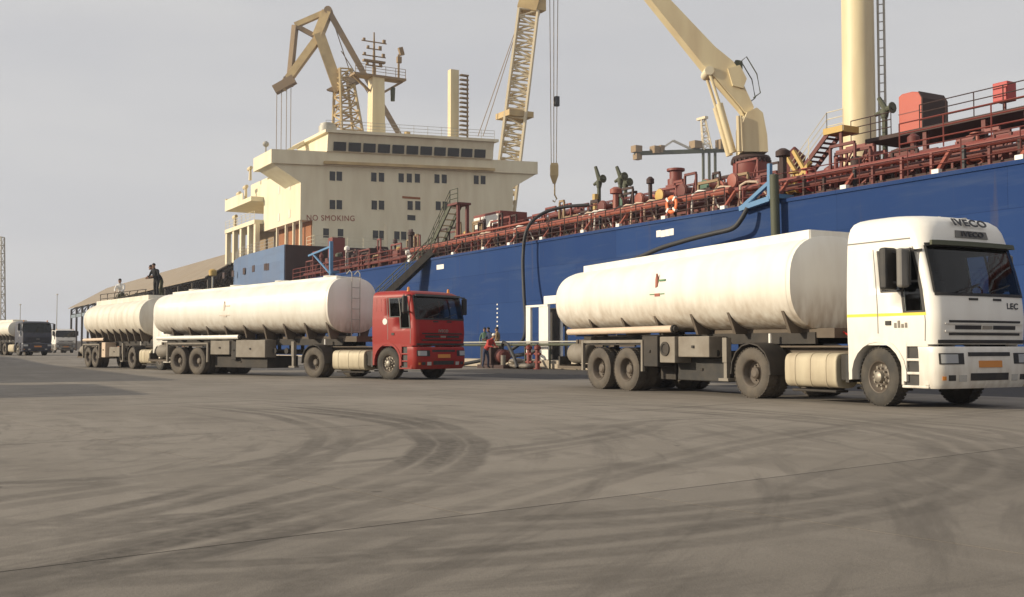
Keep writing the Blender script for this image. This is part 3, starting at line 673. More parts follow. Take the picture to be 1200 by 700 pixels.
def trailer(T, P):
    t0, t1 = P['tank']; zb0, zb1 = P['zb']; zt0, zt1 = P['zt']; hw = P.get('hw', 1.22); pm = MT[P['tpaint']]; ex = P.get('sq', .78)
    n = 40; m = MB(); rings = []
    L = t1 - t0; dm = P.get('dome', .3)
    st = [(t0 - dm * .0, .35), (t0 + dm * .04, .55), (t0 + dm * .15, .76), (t0 + dm * .4, .91), (t0 + dm * .7, .975), (t0 + dm, 1.0)] + [(x, 1.0) for x in lin(t0 + dm + .3, t1 - .02, 14)] + [(t1, 1.0), (t1 + .02, .95), (t1 + .06, .75), (t1 + .09, .5), (t1 + .10, .2)]
    def sec(x, f, grow=0):
        a = (x - t0) / L; zb = zb0 + (zb1 - zb0) * a; zt = zt0 + (zt1 - zt0) * a; c = (zb + zt) / 2; h = (zt - zb) / 2 * f + grow; w_ = hw * f + grow
        r = []
        for k in range(n):
            t = 2 * math.pi * k / n; cs, sn = math.cos(t), math.sin(t)
            r.append(Vector((x, w_ * math.copysign(abs(cs) ** ex, cs), c + h * math.copysign(abs(sn) ** ex, sn))))
        return r
    m.rings([sec(x, f) for x, f in st], True); tk = m.build('tank', pm, T, 50)
    # weld bands, top coaming, manholes
    for x in P['bands']:
        MB().rings([sec(x + e, 1.0, .006) for e in (-.03, .03)], False).build('tank_band', pm, tk, 50)
    ztop = lambda x: zt0 + (zt1 - zt0) * (x - t0) / L
    c0, c1 = P['coam']; ch = P.get('ch', .16)
    for sg in (-1, 1):
        q = MB(); q.rings([[Vector((x, sg * y, ztop(x) + z)) for y, z in ((.62, -.16), (.62, ch), (.585, ch), (.585, -.16))] for x in lin(c0, c1, 6)], True); q.build('coaming', pm, tk)
    q = MB()
    for x in (c0, c1): q.bb(x - .02, x + .02, -.6, .6, ztop(x) - .14, ztop(x) + ch)
    q.build('coaming', pm, tk)
    for x in lin(c0 + .8, c1 - .9, P.get('nman', 4)):
        q = MB(); q.lathe([(-.05, .30), (.10, .30), (.10, .33), (.13, .33), (.15, .2), (.16, .02)], (x, 0, ztop(x)), (0, 0, 1), 18); q.build('manhole', pm, tk, 40)
    # under-frame
    f0, f1 = P['frame']; zf = P.get('zf', 1.38)
    for sg in (-1, 1):
        q = MB(); q.bb(f0, f1, sg * .50, sg * .58, zf - .22, zf + .02); q.build('frame_rail', MT['chassis_dark'], T)
    for x in P['brk']:
        q = MB(); zb = zb0 + (zb1 - zb0) * (x - t0) / L
        for sg in (-1, 1): q = MB(); q.add([(x - .04, sg * .5, zf), (x - .04, sg * .9, zf + .0), (x - .04, sg * (hw - .12), zb + .42), (x - .04, sg * .5, zb + .05), (x + .04, sg * .5, zf), (x + .04, sg * .9, zf), (x + .04, sg * (hw - .12), zb + .42), (x + .04, sg * .5, zb + .05)], [(0, 1, 2, 3), (7, 6, 5, 4), (0, 4, 5, 1), (1, 5, 6, 2), (2, 6, 7, 3), (3, 7, 4, 0)]); q.build('tank_bracket', MT['chassis_dust'], T)
    # gooseneck and kingpin plate
    q = MB(); q.prism([(P['neck'][0], zf - .22), (P['neck'][0] + .9, 1.30), (P['neck'][1], 1.28), (P['neck'][1], zf + .1), (P['neck'][0], zf + .1)], -.55, .55); q.build('gooseneck', MT['chassis_dust'], T)
    # bogie
    for x in P['axles']:
        for sg in (-1, 1): wheel(T, x, 1.05, sg, 'rear', P['ttyre'], 0, True)
        MB().cyl((x, -.9, TYRE_R), (x, .9, TYRE_R), .075, None, 8).build('axle', MT['chassis_dark'], T)
    xm = sum(P['axles']) / len(P['axles']); b0, b1 = min(P['axles']) - .72, max(P['axles']) + .74
    for sg in (-1, 1):
        q = MB(); q.bb(b0, b1, sg * 1.17, sg * 1.22, 1.20, 1.27); q.bb(b0 - .02, b0 + .06, sg * 1.15, sg * 1.23, .48, 1.27); q.bb(b1 - .05, b1 + .02, sg * 1.15, sg * 1.23, .50, 1.27); q.build('bogie_guard', MT['box_grey'], T)
        q = MB(); q.bb(b0 + .05, b1 - .05, sg * .6, sg * 1.15, 1.14, 1.18); q.build('mudguard', MT['chassis_dark'], T)
        q = MB()
        for x in P['axles']: q.beam((x - .5, sg * .6, .66), (x + .5, sg * .6, .66), .08, .10); q.bb(x - .05, x + .05, sg * .55, sg * .65, .66, 1.2)
        q.build('leaf_spring', MT['chassis_dark'], T)
    # rear: air tank, bumper, lamps
    rx = P['rear']
    q = MB(); q.lathe([(-.45, .12), (-.42, .22), (-.36, .27), (.36, .27), (.42, .22), (.45, .12)], (b0 - .55, -.85, .92), (1, 0, 0), 18); q.build('air_tank', MT['box_grey'], T, 40)
    q = MB(); q.bb(rx, rx + .10, -1.2, 1.2, .50, .62); q.bb(rx + .02, rx + .1, -.6, -.5, .55, 1.3); q.bb(rx + .02, rx + .1, .5, .6, .55, 1.3); q.bb(rx + .02, b0, -.56, -.5, 1.1, 1.3); q.bb(rx + .02, b0, .5, .56, 1.1, 1.3); q.bb(rx + .1, b0, -1.2, -1.14, .5, .58); q.build('rear_bumper', MT['chassis_dust'], T)
    for sg in (-1, 1): MB().bb(rx - .03, rx, sg * .85, sg * 1.15, .66, .80).build('tail_lamp', MT['lamp_red'], T); MB().bb(rx, rx + .08, sg * .8, sg * 1.17, .60, .84).build('lamp_board', MT['chassis_dark'], T)
    # discharge hose tube along the side
    h0, h1 = P['hose']
    q = MB(); q.cyl((h0, -1.17, P['zh']), (h1, -1.17, P['zh'] + .02), .085, None, 14); q.build('hose_tube', MT[P.get('hm', 'hose_pipe')], T, 40)
    for x in lin(h0 + .4, h1 - .4, 3): MB().bb(x - .03, x + .03, -1.2, -.5, P['zh'] - .12, P['zh'] - .085).build('hose_bracket', MT['chassis_dark'], T)
    q = MB(); q.lathe([(0, .10), (.05, .10), (.06, .07), (.11, .07)], (h1, -1.17, P['zh'] + .02), (1, 0, 0), 14); q.build('hose_coupling', MT['chassis_dark'], T, 40)
    # boxes, lockers, valves, landing legs
    for nm, mt_, (x0, x1, y0, y1, z0, z1) in P['boxes']:
        o = MB().bb(x0, x1, y0, y1, z0, z1).build(nm, MT[mt_], T, None, .02)
        if nm == 'valve_cabinet':
            MB().lathe([(0, .17), (.03, .17), (.035, .12), (.01, .10)], ((x0 * .62 + x1 * .38), y0 - .001, (z0 + z1) / 2 + .02), (0, -1, 0), 18).build('hose_port', MT['chassis_dark'], o)
        else: MB().bb((x0 + x1) / 2 - .04, (x0 + x1) / 2 + .04, y0 - .03, y0, (z0 + z1) / 2 - .03, (z0 + z1) / 2 + .03).build('latch', MT['chassis_dark'], o)
    lx = P['legs']
    for sg in (-1, 1):
        q = MB(); q.bb(lx - .07, lx + .07, sg * .92, sg * 1.06, .75, 1.3); q.bb(lx - .05, lx + .05, sg * .94, sg * 1.04, .40, .75); q.bb(lx - .16, lx + .16, sg * .88, sg * 1.1, .34, .40); q.build('landing_leg', MT['box_grey'], T)
    MB().cyl((lx, -.95, .95), (lx, .95, .95), .03, None, 8).build('leg_brace', MT['chassis_dark'], T)
    q = MB()
    for k, x in enumerate(lin(P['pipe'][0], P['pipe'][1], 4)):
        zb = zb0; q.cyl((x, -.1, zb), (x, -.1, .9), .07, None, 10); q.cyl((x, -.1, .95), (x, -.85, .95), .06, None, 10); q.lathe([(-.03, .11), (.03, .11)], (x, -.86, .95), (0, 1, 0), 12)
    q.cyl((P['pipe'][0] - .2, -.1, .9), (P['pipe'][1] + .2, -.1, .9), .08, None, 10); q.build('discharge_pipe', MT['chassis_dark'], T, 40)
    for x in P.get('ladder', []):
        q = MB(); zt = ztop(x)
        for y in (-.28, .28 - .16): q.tube([(x, y, 1.45), (x, y, zt + .12), (x - .10, y, zt + .24), (x - .28, y, zt + .12)], .02, 6)
        for z in lin(1.7, zt, 6): q.cyl((x, -.28, z), (x, .12, z), .014, None, 6)
        q.build('ladder', MT['galv'], T)
    if P.get('logo'):
        x, z, k = P['logo']; y = -hw - .004
        q = MB(); q.prism([(x - .05 * k, z), (x + .03 * k, z + .03), (x + .05 * k, z + .18 * k), (x + .0 * k, z + .34 * k), (x - .04 * k, z + .2 * k)], y - .006, y + .04); o = q.build('flame_mark', MT['logo_red' if P['high'] else 'logo_faint'], tk)
        MB().bb(x + .08 * k, x + .32 * k, y - .004, y + .05, z + .15 * k, z + .19 * k).build('mark_line', MT['logo_green' if P['high'] else 'logo_faint'], tk)
        MB().bb(x - .28 * k, x + .30 * k, y - .004, y + .05, z - .17 * k, z - .145 * k).build('mark_line', MT['logo_green' if P['high'] else 'logo_faint'], tk)
        MB().bb(x - .08 * k, x + .12 * k, y - .006, y + .05, z - .21 * k, z - .14 * k).build('mark_line', MT['logo_red' if P['high'] else 'logo_faint'], tk)

def rig(name, label, cat, group, loc, hd, P, parts=('tractor', 'trailer')):
    T = thing(name, label, cat, loc, R(hd), group)
    if 'tractor' in parts: tractor(T, P)
    if 'trailer' in parts: trailer(T, P)
    return T
def near_origin(p, hd):
    h = R(hd); return Vector((p.x, p.y, 0)) + Vector((-math.sin(h), math.cos(h), 0)) * 1.2
TG = 'tanker trucks queuing on the quay'
pw = onZ(1026, 476.4); pw.y = 15.72
WHITE = dict(paint='white_paint', high=True, top=3.5, drive=-3.47, ftyre='rubber', rtyre='dusty_rubber', ttyre='dusty_rubber', steer=R(-10), fuel=(-2.45, -1.05),
    tank=(-11.75, -2.25), zb=(1.50, 1.42), zt=(3.20, 3.42), tpaint='tank_paint', bands=[-2.4], coam=(-10.85, -2.3), ch=.11, frame=(-10.9, -2.2), brk=[-9.9, -8.4, -7.0, -5.6, -4.3, -2.6],
    neck=(-5.4, -1.7), axles=[-9.30, -8.06], rear=-11.3, hose=(-10.75, -6.15), zh=1.50, dome=.55,
    boxes=[('side_panel', 'chassis_dark', (-7.36, -6.74, -1.20, -.7, .62, 1.36)), ('valve_cabinet', 'box_grey', (-6.66, -6.08, -1.19, -.6, .72, 1.34)), ('tool_locker', 'box_grey', (-6.04, -4.92, -1.12, -.6, .86, 1.34)), ('spare_rack', 'black_plastic', (-6.6, -4.75, -.70, .9, .30, .84)), ('valve_chest', 'chassis_dark', (-7.3, -6.7, -.68, .9, .30, 1.1))],  # spare rack block stands for stowed gear, enlarged and blackened as underbody shade
    legs=-4.47, pipe=(-7.2, -5.0), logo=(-6.72, 2.52, 1.0), ladder=[])
rig('tanker_truck', 'white high-roof tanker truck with yellow side stripe and IVECO lettering above its windscreen', 'tanker truck', TG, near_origin(pw, -.6), -.6, WHITE)
pr = onZ(454.4, 445.0)
RED = dict(paint='red_paint', high=False, top=3.0, drive=-3.75, ftyre='rubber', rtyre='dusty_rubber', ttyre='dusty_rubber', fuel=(-2.75, -1.15), emblem=True, bumper=None,
    tank=(-13.95, -3.0), zb=(1.60, 1.60), zt=(3.32, 3.62), tpaint='tank_paint', bands=[-3.15], coam=(-13.2, -3.2), ch=.04, frame=(-13.6, -2.9), brk=lin(-12.6, -3.2, 9),
    neck=(-6.2, -2.2), axles=[-11.95, -10.68], rear=-14.0, hose=(-13.4, -8.0), zh=1.46, hm='white_gear', dome=.35, hw=1.22, sq=.72,
    boxes=[('tool_locker', 'box_grey', (-9.85, -8.65, -1.15, -.6, .80, 1.34)), ('side_panel', 'chassis_dark', (-8.6, -8.3, -1.1, -.7, .6, 1.34)), ('tool_locker', 'box_grey', (-8.25, -6.5, -1.15, -.6, .70, 1.36)), ('spare_rack', 'chassis_dark', (-9.8, -6.6, -.95, .55, .30, .76))],
    legs=-5.05, pipe=(-7.6, -5.6), logo=(-8.9, 2.5, 1.1), ladder=[-2.75])
rig('tanker_truck', 'long white tanker truck with a red low-roof cab and two roof beacons', 'tanker truck', TG, near_origin(pr, 22), 22, RED)
p3 = onZ(102.2, 430.3); H3 = 10
o3 = Vector((p3.x, p3.y, 0)) + Vector((-math.sin(R(H3)), math.cos(R(H3)), 0)) * 1.2 + Vector((math.cos(R(H3)), math.sin(R(H3)), 0)) * 10.2
THIRD = dict(paint='white_paint', high=False, top=3.0, drive=-3.6, ftyre='rubber', rtyre='dusty_rubber', ttyre='dusty_rubber', fuel=(-2.6, -1.15), bumper=None,
    tank=(-11.55, -2.65), zb=(1.66, 1.60), zt=(3.48, 3.58), tpaint='tank_old', bands=lin(-10.6, -3.4, 9), coam=(-10.6, -3.0), ch=.14, frame=(-11.5, -2.2), brk=lin(-10.4, -3.0, 9), nman=5,
    neck=(-6.0, -1.9), axles=[-10.2, -9.05], rear=-11.9, hose=(-10.9, -7.6), zh=1.48, hm='hose_pipe', dome=.75, hw=1.2, sq=.85,
    boxes=[('tool_locker', 'hose_pipe', (-8.0, -7.45, -1.19, -.6, .55, 1.34)), ('tool_locker', 'box_grey', (-7.1, -5.6, -1.1, -.6, .6, 1.1)), ('spare_rack', 'chassis_dark', (-7.3, -5.2, -.55, .55, .35, 1.1))],
    legs=-5.3, pipe=(-6.6, -4.9), ladder=[])
T3 = rig('tanker_truck', 'weathered cream tanker truck with ribbed tank, partly hidden behind the red-cabbed one', 'tanker truck', TG, o3, H3, THIRD)
# rails and end cap on the weathered tank
q = MB()
for x in lin(-10.2, -3.6, 7): q.tube([(x, -.55, 3.5), (x, -.55, 3.95), (x + .1, -.55, 4.0)], .022, 6)
for z in (3.75, 4.0): q.tube([(-10.2, -.55, z), (-3.5, -.55, z + .02)], .02, 6)
for k in range(5): q.tube([(-9.8 + k * 1.4 + .35 * math.cos(t), .25, 3.62 + .38 * math.sin(t)) for t in lin(0, math.pi, 9)], .025, 6)
q.build('top_rail', MT['chassis_dark'], T3)
q = MB(); q.lathe([(0, .72), (-.25, .70), (-.42, .58), (-.5, .35), (-.52, .02)], (-11.3, 0, 2.35), (1, 0, 0), 24); q.build('rear_cap', MT['tank_old'], T3, 40)
# dark-cabbed tanker further down the quay
pb = onZ(44, 416.8, .36); HB = 13
BL = dict(THIRD); BL.update(paint='navy_paint', tpaint='tank_old', boxes=THIRD['boxes'][:2], bands=[-9, -6, -4], zt=(3.1, 3.1), zb=(1.6, 1.6), coam=(-10.6, -3.3), ch=.1, emblem=None, bumper='navy_paint')
ob = pb + Vector((0, 0, 0)); ob.z = .36
dirb = Vector((math.cos(R(HB)), math.sin(R(HB)), 0))
rig('tanker_truck', 'distant tanker truck with a black flat-fronted cab and dirty cream tank', 'tanker truck', TG, ob - dirb * 1.4, HB, BL)
# pale lorry far behind
pv = onZ(74, 409.5, .36)
VD = pv - EYE; k = 150 / VD.length; pv = Vector((VD.x * k, VD.y * k, .36))
hv = 6; T = rig('parked_lorry', 'small pale lorry seen head-on far away between two tankers', 'lorry', None, pv, hv, dict(THIRD, paint='white_paint', bumper='box_grey'), ('tractor',))
MB().bb(-6.2, -.85, -1.2, 1.2, 1.16, 3.1).build('cargo_box', MT['far_white'], T, None, .05)
MB().bb(-5.3, -4.6, -.5, .5, .84, 1.15).build('sub_frame', MT['chassis_dark'], T)

# ================================================================== ship
SHIP = thing('tanker_ship', 'large blue-hulled oil tanker with cream bridge house and red deck, moored along the quay', 'ship', (-40, 47, -2.2), 0, None, True)
def S_(m, name, mt, smooth=None, bevel=0): return m.build(name, MT[mt], SHIP, smooth, bevel)
CY = 47.0; HB_ = 15.0; DZ = 7.3; PZ = 11.0
def hb(x):            # half breadth at deck
    if x > 45: t = min(1, (x - 45) / 32); return HB_ * math.sqrt(max(0.0, 1 - t ** 2.2)) + .05
    if x < -112: t = (-112 - x) / 17; return HB_ - 3.2 * t * t
    return HB_
def hbw(x):           # near the water
    if x > 40: t = min(1, (x - 40) / 32); return HB_ * math.sqrt(max(0.0, 1 - t ** 1.8)) + .03
    if x < -100: t = min(1, (-100 - x) / 28); return HB_ - 9 * t * t
    return HB_
xs = [-128.8, -126, -122, -117, -112, -106, -100] + lin(-96, 44, 15) + [50, 56, 62, 67, 71, 74, 76, 76.9]
def deckz(x): return DZ + (max(0, x - 40) / 37) ** 2 * 3.5
m = MB(); rr = []
for x in xs:
    dz = deckz(x); a, b_ = hb(x), hbw(x)
    rr.append([Vector((x, CY - a, dz)), Vector((x, CY - a, dz - .5)), Vector((x, CY - a * .7 - b_ * .3, 3)), Vector((x, CY - b_, -1.2)), Vector((x, CY - b_ * .97, -6)), Vector((x, CY + b_ * .97, -6)), Vector((x, CY + b_, -1.2)), Vector((x, CY + a * .7 + b_ * .3, 3)), Vector((x, CY + a, dz - .5)), Vector((x, CY + a, dz))])
m.rings(rr, True); hull = S_(m, 'hull', 'hull_blue', 25)
# raised poop: bulwark line and its forward bulkhead
m = MB(); rr = []
for x in [-128.8, -126, -122, -117, -112, -106, -100]:
    a = hb(x); rr.append([Vector((x, CY - a + .012, DZ - .1)), Vector((x, CY - a + .012, PZ)), Vector((x, CY + a - .012, PZ)), Vector((x, CY + a - .012, DZ - .1))])
m.rings(rr, True); S_(m, 'poop', 'hull_light', 25)
m = MB(); m.bb(-99.99, -99.9, CY - 14.9, CY + 14.9, DZ, PZ - .02); S_(m, 'poop_bulkhead', 'dark_brown')  # rust-brown bulkhead, its shade put into the darker colour
m = MB(); m.bb(-99, 44, CY - 14.9, CY + 14.9, DZ + .005, DZ + .03); S_(m, 'main_deck', 'deck_red')
# sheer strake rubbing bar, fairlead openings and hull marks
m = MB(); m.bb(-99.5, 44, CY - HB_ - .06, CY - HB_ + .02, DZ - .16, DZ - .02); S_(m, 'rubbing_strake', 'hull_blue')
for px_, py_ in ((262, 321), (273, 319), (286, 316), (297, 313), (311, 311), (313.6, 311)):
    p = onY(px_, py_ + 2, 32.0); MB().bb(p.x - .45, p.x + .45, p.y - .03, p.y + .02, p.z - .35, p.z + .35).build('fairlead', MT['dark_brown'], hull, None, .1)
for px_, py_, w_ in ((516, 313, 1.1), (772, 274, .35), (777, 274, .35), (782, 273, .35), (787, 272, .35)):
    p = onY(px_, py_, 32.0); MB().bb(p.x - w_ / 2, p.x + w_ / 2, 31.985, 32.01, p.z - .16, p.z + .16).build('hull_mark', MT['white_gear'], hull)
for k, py_ in enumerate(range(357, 398, 5)):
    p = onY(583, py_, 32.0); MB().bb(p.x - .08, p.x + (.08 if k % 2 else .03), 31.985, 32.01, p.z - .045, p.z + .045).build('draught_mark', MT['white_gear'], hull)

# ---- bridge house (front face at x = -103)
XF = -103.0
def shr(p): return Vector((p.x, p.y, p.z + .045 * (p.y - 36.0) * min(1, max(0, (p.z - 11) / 4))))
def A_(m, name, mt, parent=None, smooth=None, bevel=0): return m.warp(shr).build(name, MT[mt], parent or SHIP, smooth, bevel)
m = MB()
for z0, z1, y0 in ((13.9, 16.6, 34.6), (16.6, 19.5, 34.6)): m.bb(-115.5, XF, y0, 59.2, z0, z1)
m.bb(-115.5, XF, 35.9, 59.2, PZ, 13.9)
house = A_(m, 'bridge_house', 'ship_cream')
wmesh = {}
def win(parent, y, z, w_, h_, x=XF, nm='window'):
    key = (round(w_, 2), round(h_, 2))
    if key not in wmesh:
        q = MB(); q.bb(-.02, .03, -w_ / 2 - .06, w_ / 2 + .06, -h_ / 2 - .06, -h_ / 2); q.bb(-.02, .03, -w_ / 2 - .06, w_ / 2 + .06, h_ / 2, h_ / 2 + .06); q.bb(-.02, .03, -w_ / 2 - .06, -w_ / 2, -h_ / 2, h_ / 2); q.bb(-.02, .03, w_ / 2, w_ / 2 + .06, -h_ / 2, h_ / 2)
        wmesh[key] = (MB().bb(-.01, .012, -w_ / 2, w_ / 2, -h_ / 2, h_ / 2).mesh('window', MT['ship_glass']), q.mesh('window_frame', MT['ship_cream']))
    p = shr(Vector((x, y, z))); a, b_ = wmesh[key]
    o = place('window', a, parent, p); place('window_frame', b_, o)
def row(pxs, py0, py1):
    for i, px_ in enumerate(pxs):
        py = py0 + (py1 - py0) * (px_ - 390) / 172; p = onX(px_, py, XF)
        z = p.z - .045 * (p.y - 36)
        win(house, p.y, z, .62, .95)
row((389.5, 397.5, 438, 447, 470, 479.5, 489, 512, 520.5, 558, 566), 206.5, 211)
row((389.5, 397.5, 438.5, 447, 480.5, 489.5, 513.5, 521.5), 240, 242)
row((382, 399, 440, 447.5, 465, 473), 273, 275)
p = onX(482, 254.5, XF); win(house, p.y, p.z - .045 * (p.y - 36), .95, .55)
put_text('lettering', text_mesh('NO SMOKING', .82, MT['logo_red'], .01, 0), house, shr(Vector((XF + .015, (onX(363, 253, XF).y + onX(412, 253, XF).y) / 2, 14.13))), (0, 1, .045), (0, 0, 1), .92, 1.0)
pl = onX(482, 232, XF); MB().bb(XF, XF + .02, pl.y - 1.05, pl.y + 1.05, pl.z - .12, pl.z + .12).build('name_board', MT['cargo_rust'], house)
pl = onX(487, 206, XF)
# side of the house: door and windows on the lit wall
for x, z in ((-106.5, 14.9), (-110, 14.9), (-106.5, 17.8), (-110, 17.8)):
    q = MB().bb(x - .3, x + .3, 34.56, 34.61, z - .42, z + .42); A_(q, 'window', 'tank_old', house)
# open side passage below with posts and brown bulkhead
m = MB()
for x in (-103.4, -105.5, -108, -111): m.bb(x - .12, x + .12, 34.65, 34.9, PZ, 13.88)
S_(m, 'passage_post', 'ship_cream')
m = MB(); m.bb(-115, -103.2, 35.80, 35.88, PZ, 13.9); S_(m, 'passage_bulkhead', 'cargo_rust')
# bridge wings and wheelhouse
m = MB(); m.prism([(-109, 19.5), (-109, 20.9), (XF + .25, 20.9), (XF + .25, 19.5)], 31.5, 62.3); wing = A_(m, 'bridge_wing', 'ship_cream')
m = MB()
m.add([(XF, 34.6, 17.7), (XF, 31.7, 19.5), (XF, 34.6, 19.5), (-108, 34.6, 17.7), (-108, 31.7, 19.5), (-108, 34.6, 19.5)], [(0, 1, 2), (3, 5, 4), (0, 3, 4, 1), (1, 4, 5, 2), (0, 2, 5, 3)])
A_(m, 'wing_bracket', 'ship_cream'); m = MB()
m.add([(XF, 59.2, 17.9), (XF, 62.2, 19.5), (XF, 59.2, 19.5), (-108, 59.2, 17.9), (-108, 62.2, 19.5), (-108, 59.2, 19.5)], [(0, 1, 2), (3, 5, 4), (0, 3, 4, 1), (1, 4, 5, 2), (0, 2, 5, 3)])
A_(m, 'wing_bracket', 'ship_cream')
m = MB(); m.prism([(-112, 20.9), (-112, 22.75), (XF + .75, 22.75), (XF + .55, 21.9), (XF + .45, 20.9)], 37.2, 56.4); wh = A_(m, 'wheelhouse', 'ship_cream')
m = MB(); m.bb(-112.5, XF + 1.05, 36.8, 56.8, 22.752, 23.05); A_(m, 'wheelhouse_roof', 'ship_cream')
m = MB(); m.bb(XF + .26, XF + .6, 36.9, 56.6, 19.6, 19.9); A_(m, 'wheelhouse_ledge', 'old_crane')
for i in range(11):
    y = 38.5 + i * 1.62
    q = MB(); q.add([(XF + .47, y - .66, 21.0), (XF + .47, y + .66, 21.0), (XF + .57, y + .66, 21.88), (XF + .57, y - .66, 21.88), (XF + .60, y - .66, 21.0), (XF + .60, y + .66, 21.0), (XF + .70, y + .66, 21.88), (XF + .70, y - .66, 21.88)], [(4, 5, 6, 7), (0, 3, 2, 1), (0, 1, 5, 4), (1, 2, 6, 5), (2, 3, 7, 6), (3, 0, 4, 7)]); A_(q, 'window', 'ship_glass', wh)
# decks aft of the house: boat deck slabs, pillars, funnel block
m = MB(); m.bb(-128, -115.6, 33.6, 58, 14.7, 15.15); S_(m, 'boat_deck', 'ship_cream')
for x in (-127.7, -124.6, -121.5, -118.4, -115.9):
    S_(MB().bb(x - .35, x + .35, 33.7, 34.2, PZ, 14.69), 'boat_deck_pillar', 'ship_cream')
m = MB(); m.bb(-127, -116, 36.5, 56, PZ, 14.69); S_(m, 'engine_casing', 'old_crane_dark')
m = MB(); m.bb(-126.5, -115.6, 33.2, 56, 17.2, 17.7); m.bb(-126.5, -126.3, 33.2, 56, 17.7, 18.7); m.bb(-126.3, -119, 33.2, 33.3, 17.7, 18.5); S_(m, 'upper_deck', 'ship_cream')
m = MB(); m.bb(-124.5, -115.6, 38, 56, 15.15, 17.19); S_(m, 'aft_house', 'cargo_rust')
m = MB(); m.bb(-122, -115.6, 35.0, 56, 17.7, 19.9); S_(m, 'aft_house', 'ship_cream')
m = MB(); m.bb(-124.5, -117, 42, 52, 19.9, 24.5); S_(m, 'funnel', 'ship_cream', None, .4)
m = MB()
for x, z, l in ((-120.2, 17.7, 1.6), (-123, 17.7, 1.2), (-118.5, 19.9, 1.3), (-124.5, 15.15, 1.2)):
    m = MB(); m.cyl((x, 33.9, z), (x, 33.9, z + l), .18, .14, 8); m.cyl((x - .5, 33.9, z + l), (x + .4, 33.9, z + l + .1), .25, .2, 8); S_(m, 'boat_davit', 'crane_cream')
def railing(name, pts, h, mt='galv', step=1.6, r=.022, nr=3, parent=None):
    m = MB(); pts = [Vector(p) for p in pts]
    for a, b_ in zip(pts, pts[1:]):
        n = max(1, int((b_ - a).length / step))
        for i in range(n + 1):
            p = a + (b_ - a) * (i / n); m.cyl(p, p + Vector((0, 0, h)), r * 1.2, None, 4)
        for k in range(nr):
            dz = Vector((0, 0, h * (k + 1) / nr)); m.cyl(a + dz, b_ + dz, r, None, 4)
    return m.build(name, MT[mt], parent or SHIP)
railing('railing', [shr(Vector((XF + .6, 37, 23.05))), shr(Vector((XF + .6, 56.5, 23.05)))], 1.0)
railing('railing', [(XF + .2, 35.2, PZ), (XF + 2.6, 35.2, PZ), (XF + 2.6, 59, PZ)], 1.1, 'ship_cream')
railing('railing', [(-128, 33.7, 15.15), (-116, 33.7, 15.15)], 1.0, 'ship_cream')
railing('railing', [(-128.3, 34.8, PZ), (-117, 32.3, PZ), (-104, 32.2, PZ)], 1.0, 'galv')
# small lit post and table on the poop front
p = onX(452, 283, -100.5); MB().cyl((-100.5, p.y, PZ), (-100.5, p.y, PZ + 2.6), .22, .18, 10).build('vent_post', MT['ship_cream'], SHIP, 40)
# compass deck: radar mast, signal post, exhausts
zr = 23.4
m = MB(); m.rings([[Vector((-110 + a * f, 45.6 + b_ * f, z)) for a, b_ in ((-.8, -.8), (.8, -.8), (.8, .8), (-.8, .8))] for f, z in ((1.0, zr - .3), (.86, 31.1))], True); S_(m, 'radar_mast', 'crane_cream')
m = MB(); m.bb(-110.8, -109.2, 42.7, 48.9, 31.1, 31.35); m.beam((-110, 42.9, 31.1), (-110, 44.8, 29.6), .25); m.beam((-110, 48.7, 31.1), (-110, 46.4, 29.6), .25); S_(m, 'mast_platform', 'old_crane_dark')
railing('railing', [(-109.2, 42.8, 31.35), (-109.2, 48.8, 31.35)], 1.0, 'old_crane_dark', 1.2, .03)
m = MB(); m.cyl((-110, 45.3, 31.35), (-110, 45.3, 36.3), .22, .08, 8)
for z, l in ((32.5, 1.0), (33.6, 1.4), (34.4, .9), (35.2, 1.5)): m.cyl((-110, 45.3 - l, z), (-110, 45.3 + l, z), .07, None, 6); m.box((-110, 45.3 + l * .8, z + .2), (.3, .3, .4)); m.box((-110, 45.3 - l * .8, z + .15), (.25, .25, .3))
m.box((-110, 45.3, 33.0), (.5, 2.6, .22)); S_(m, 'aerial_mast', 'old_crane_dark')
m = MB(); m.cyl((-110, 48.3, 31.35), (-110, 48.3, 34.2), .12, None, 6); m.box((-110, 48.35, 33.6), (.4, .5, .7)); m.box((-110, 48.6, 34.6), (.4, .5, .9), Matrix.Rotation(.3, 3, 'X')); S_(m, 'search_light', 'old_crane_dark')
m = MB(); m.cyl((-110, 47.6, 30.3), (-110, 47.6, 28.8), .3, .25, 8); S_(m, 'horn', 'olive')
m = MB(); m.rings([[Vector((-110 + a, 55.4 + b_, z)) for a, b_ in ((-.4, -.7), (.4, -.7), (.4, .35), (-.4, .35))] for z in (zr, 33.3)], True); sp = S_(m, 'signal_mast', 'crane_cream')
m = MB()
for z in lin(24.6, 32.6, 16): m.bb(-109.6, -109.1, 55.8, 56.8, z, z + .16); 
m.bb(-109.5, -109.3, 56.7, 56.82, 24.2, 32.8); S_(m, 'mast_ladder', 'old_crane_dark')
m = MB(); m.lathe([(0, 1.0), (2.2, 1.0), (2.2, .85), (2.5, .85), (2.5, .6), (2.6, .6)], (-111, 40.3, 23.1), (0, 0, 1), 18); S_(m, 'exhaust', 'galv', 40)
m = MB(); m.beam((-109, 33.6, 20.9), (-109, 37.6, 23.3), .9, .35); S_(m, 'stairway', 'ship_cream')
m = MB(); m.cyl((-106, 31.9, 20.8), (-106, 31.9, 21.5), .08, None, 6); m.lathe([(-.32, .05), (-.2, .26), (0, .34), (.2, .26), (.32, .05)], (-106, 31.9, 21.75), (0, 0, 1), 12); S_(m, 'satellite_dome', 'galv', 40)
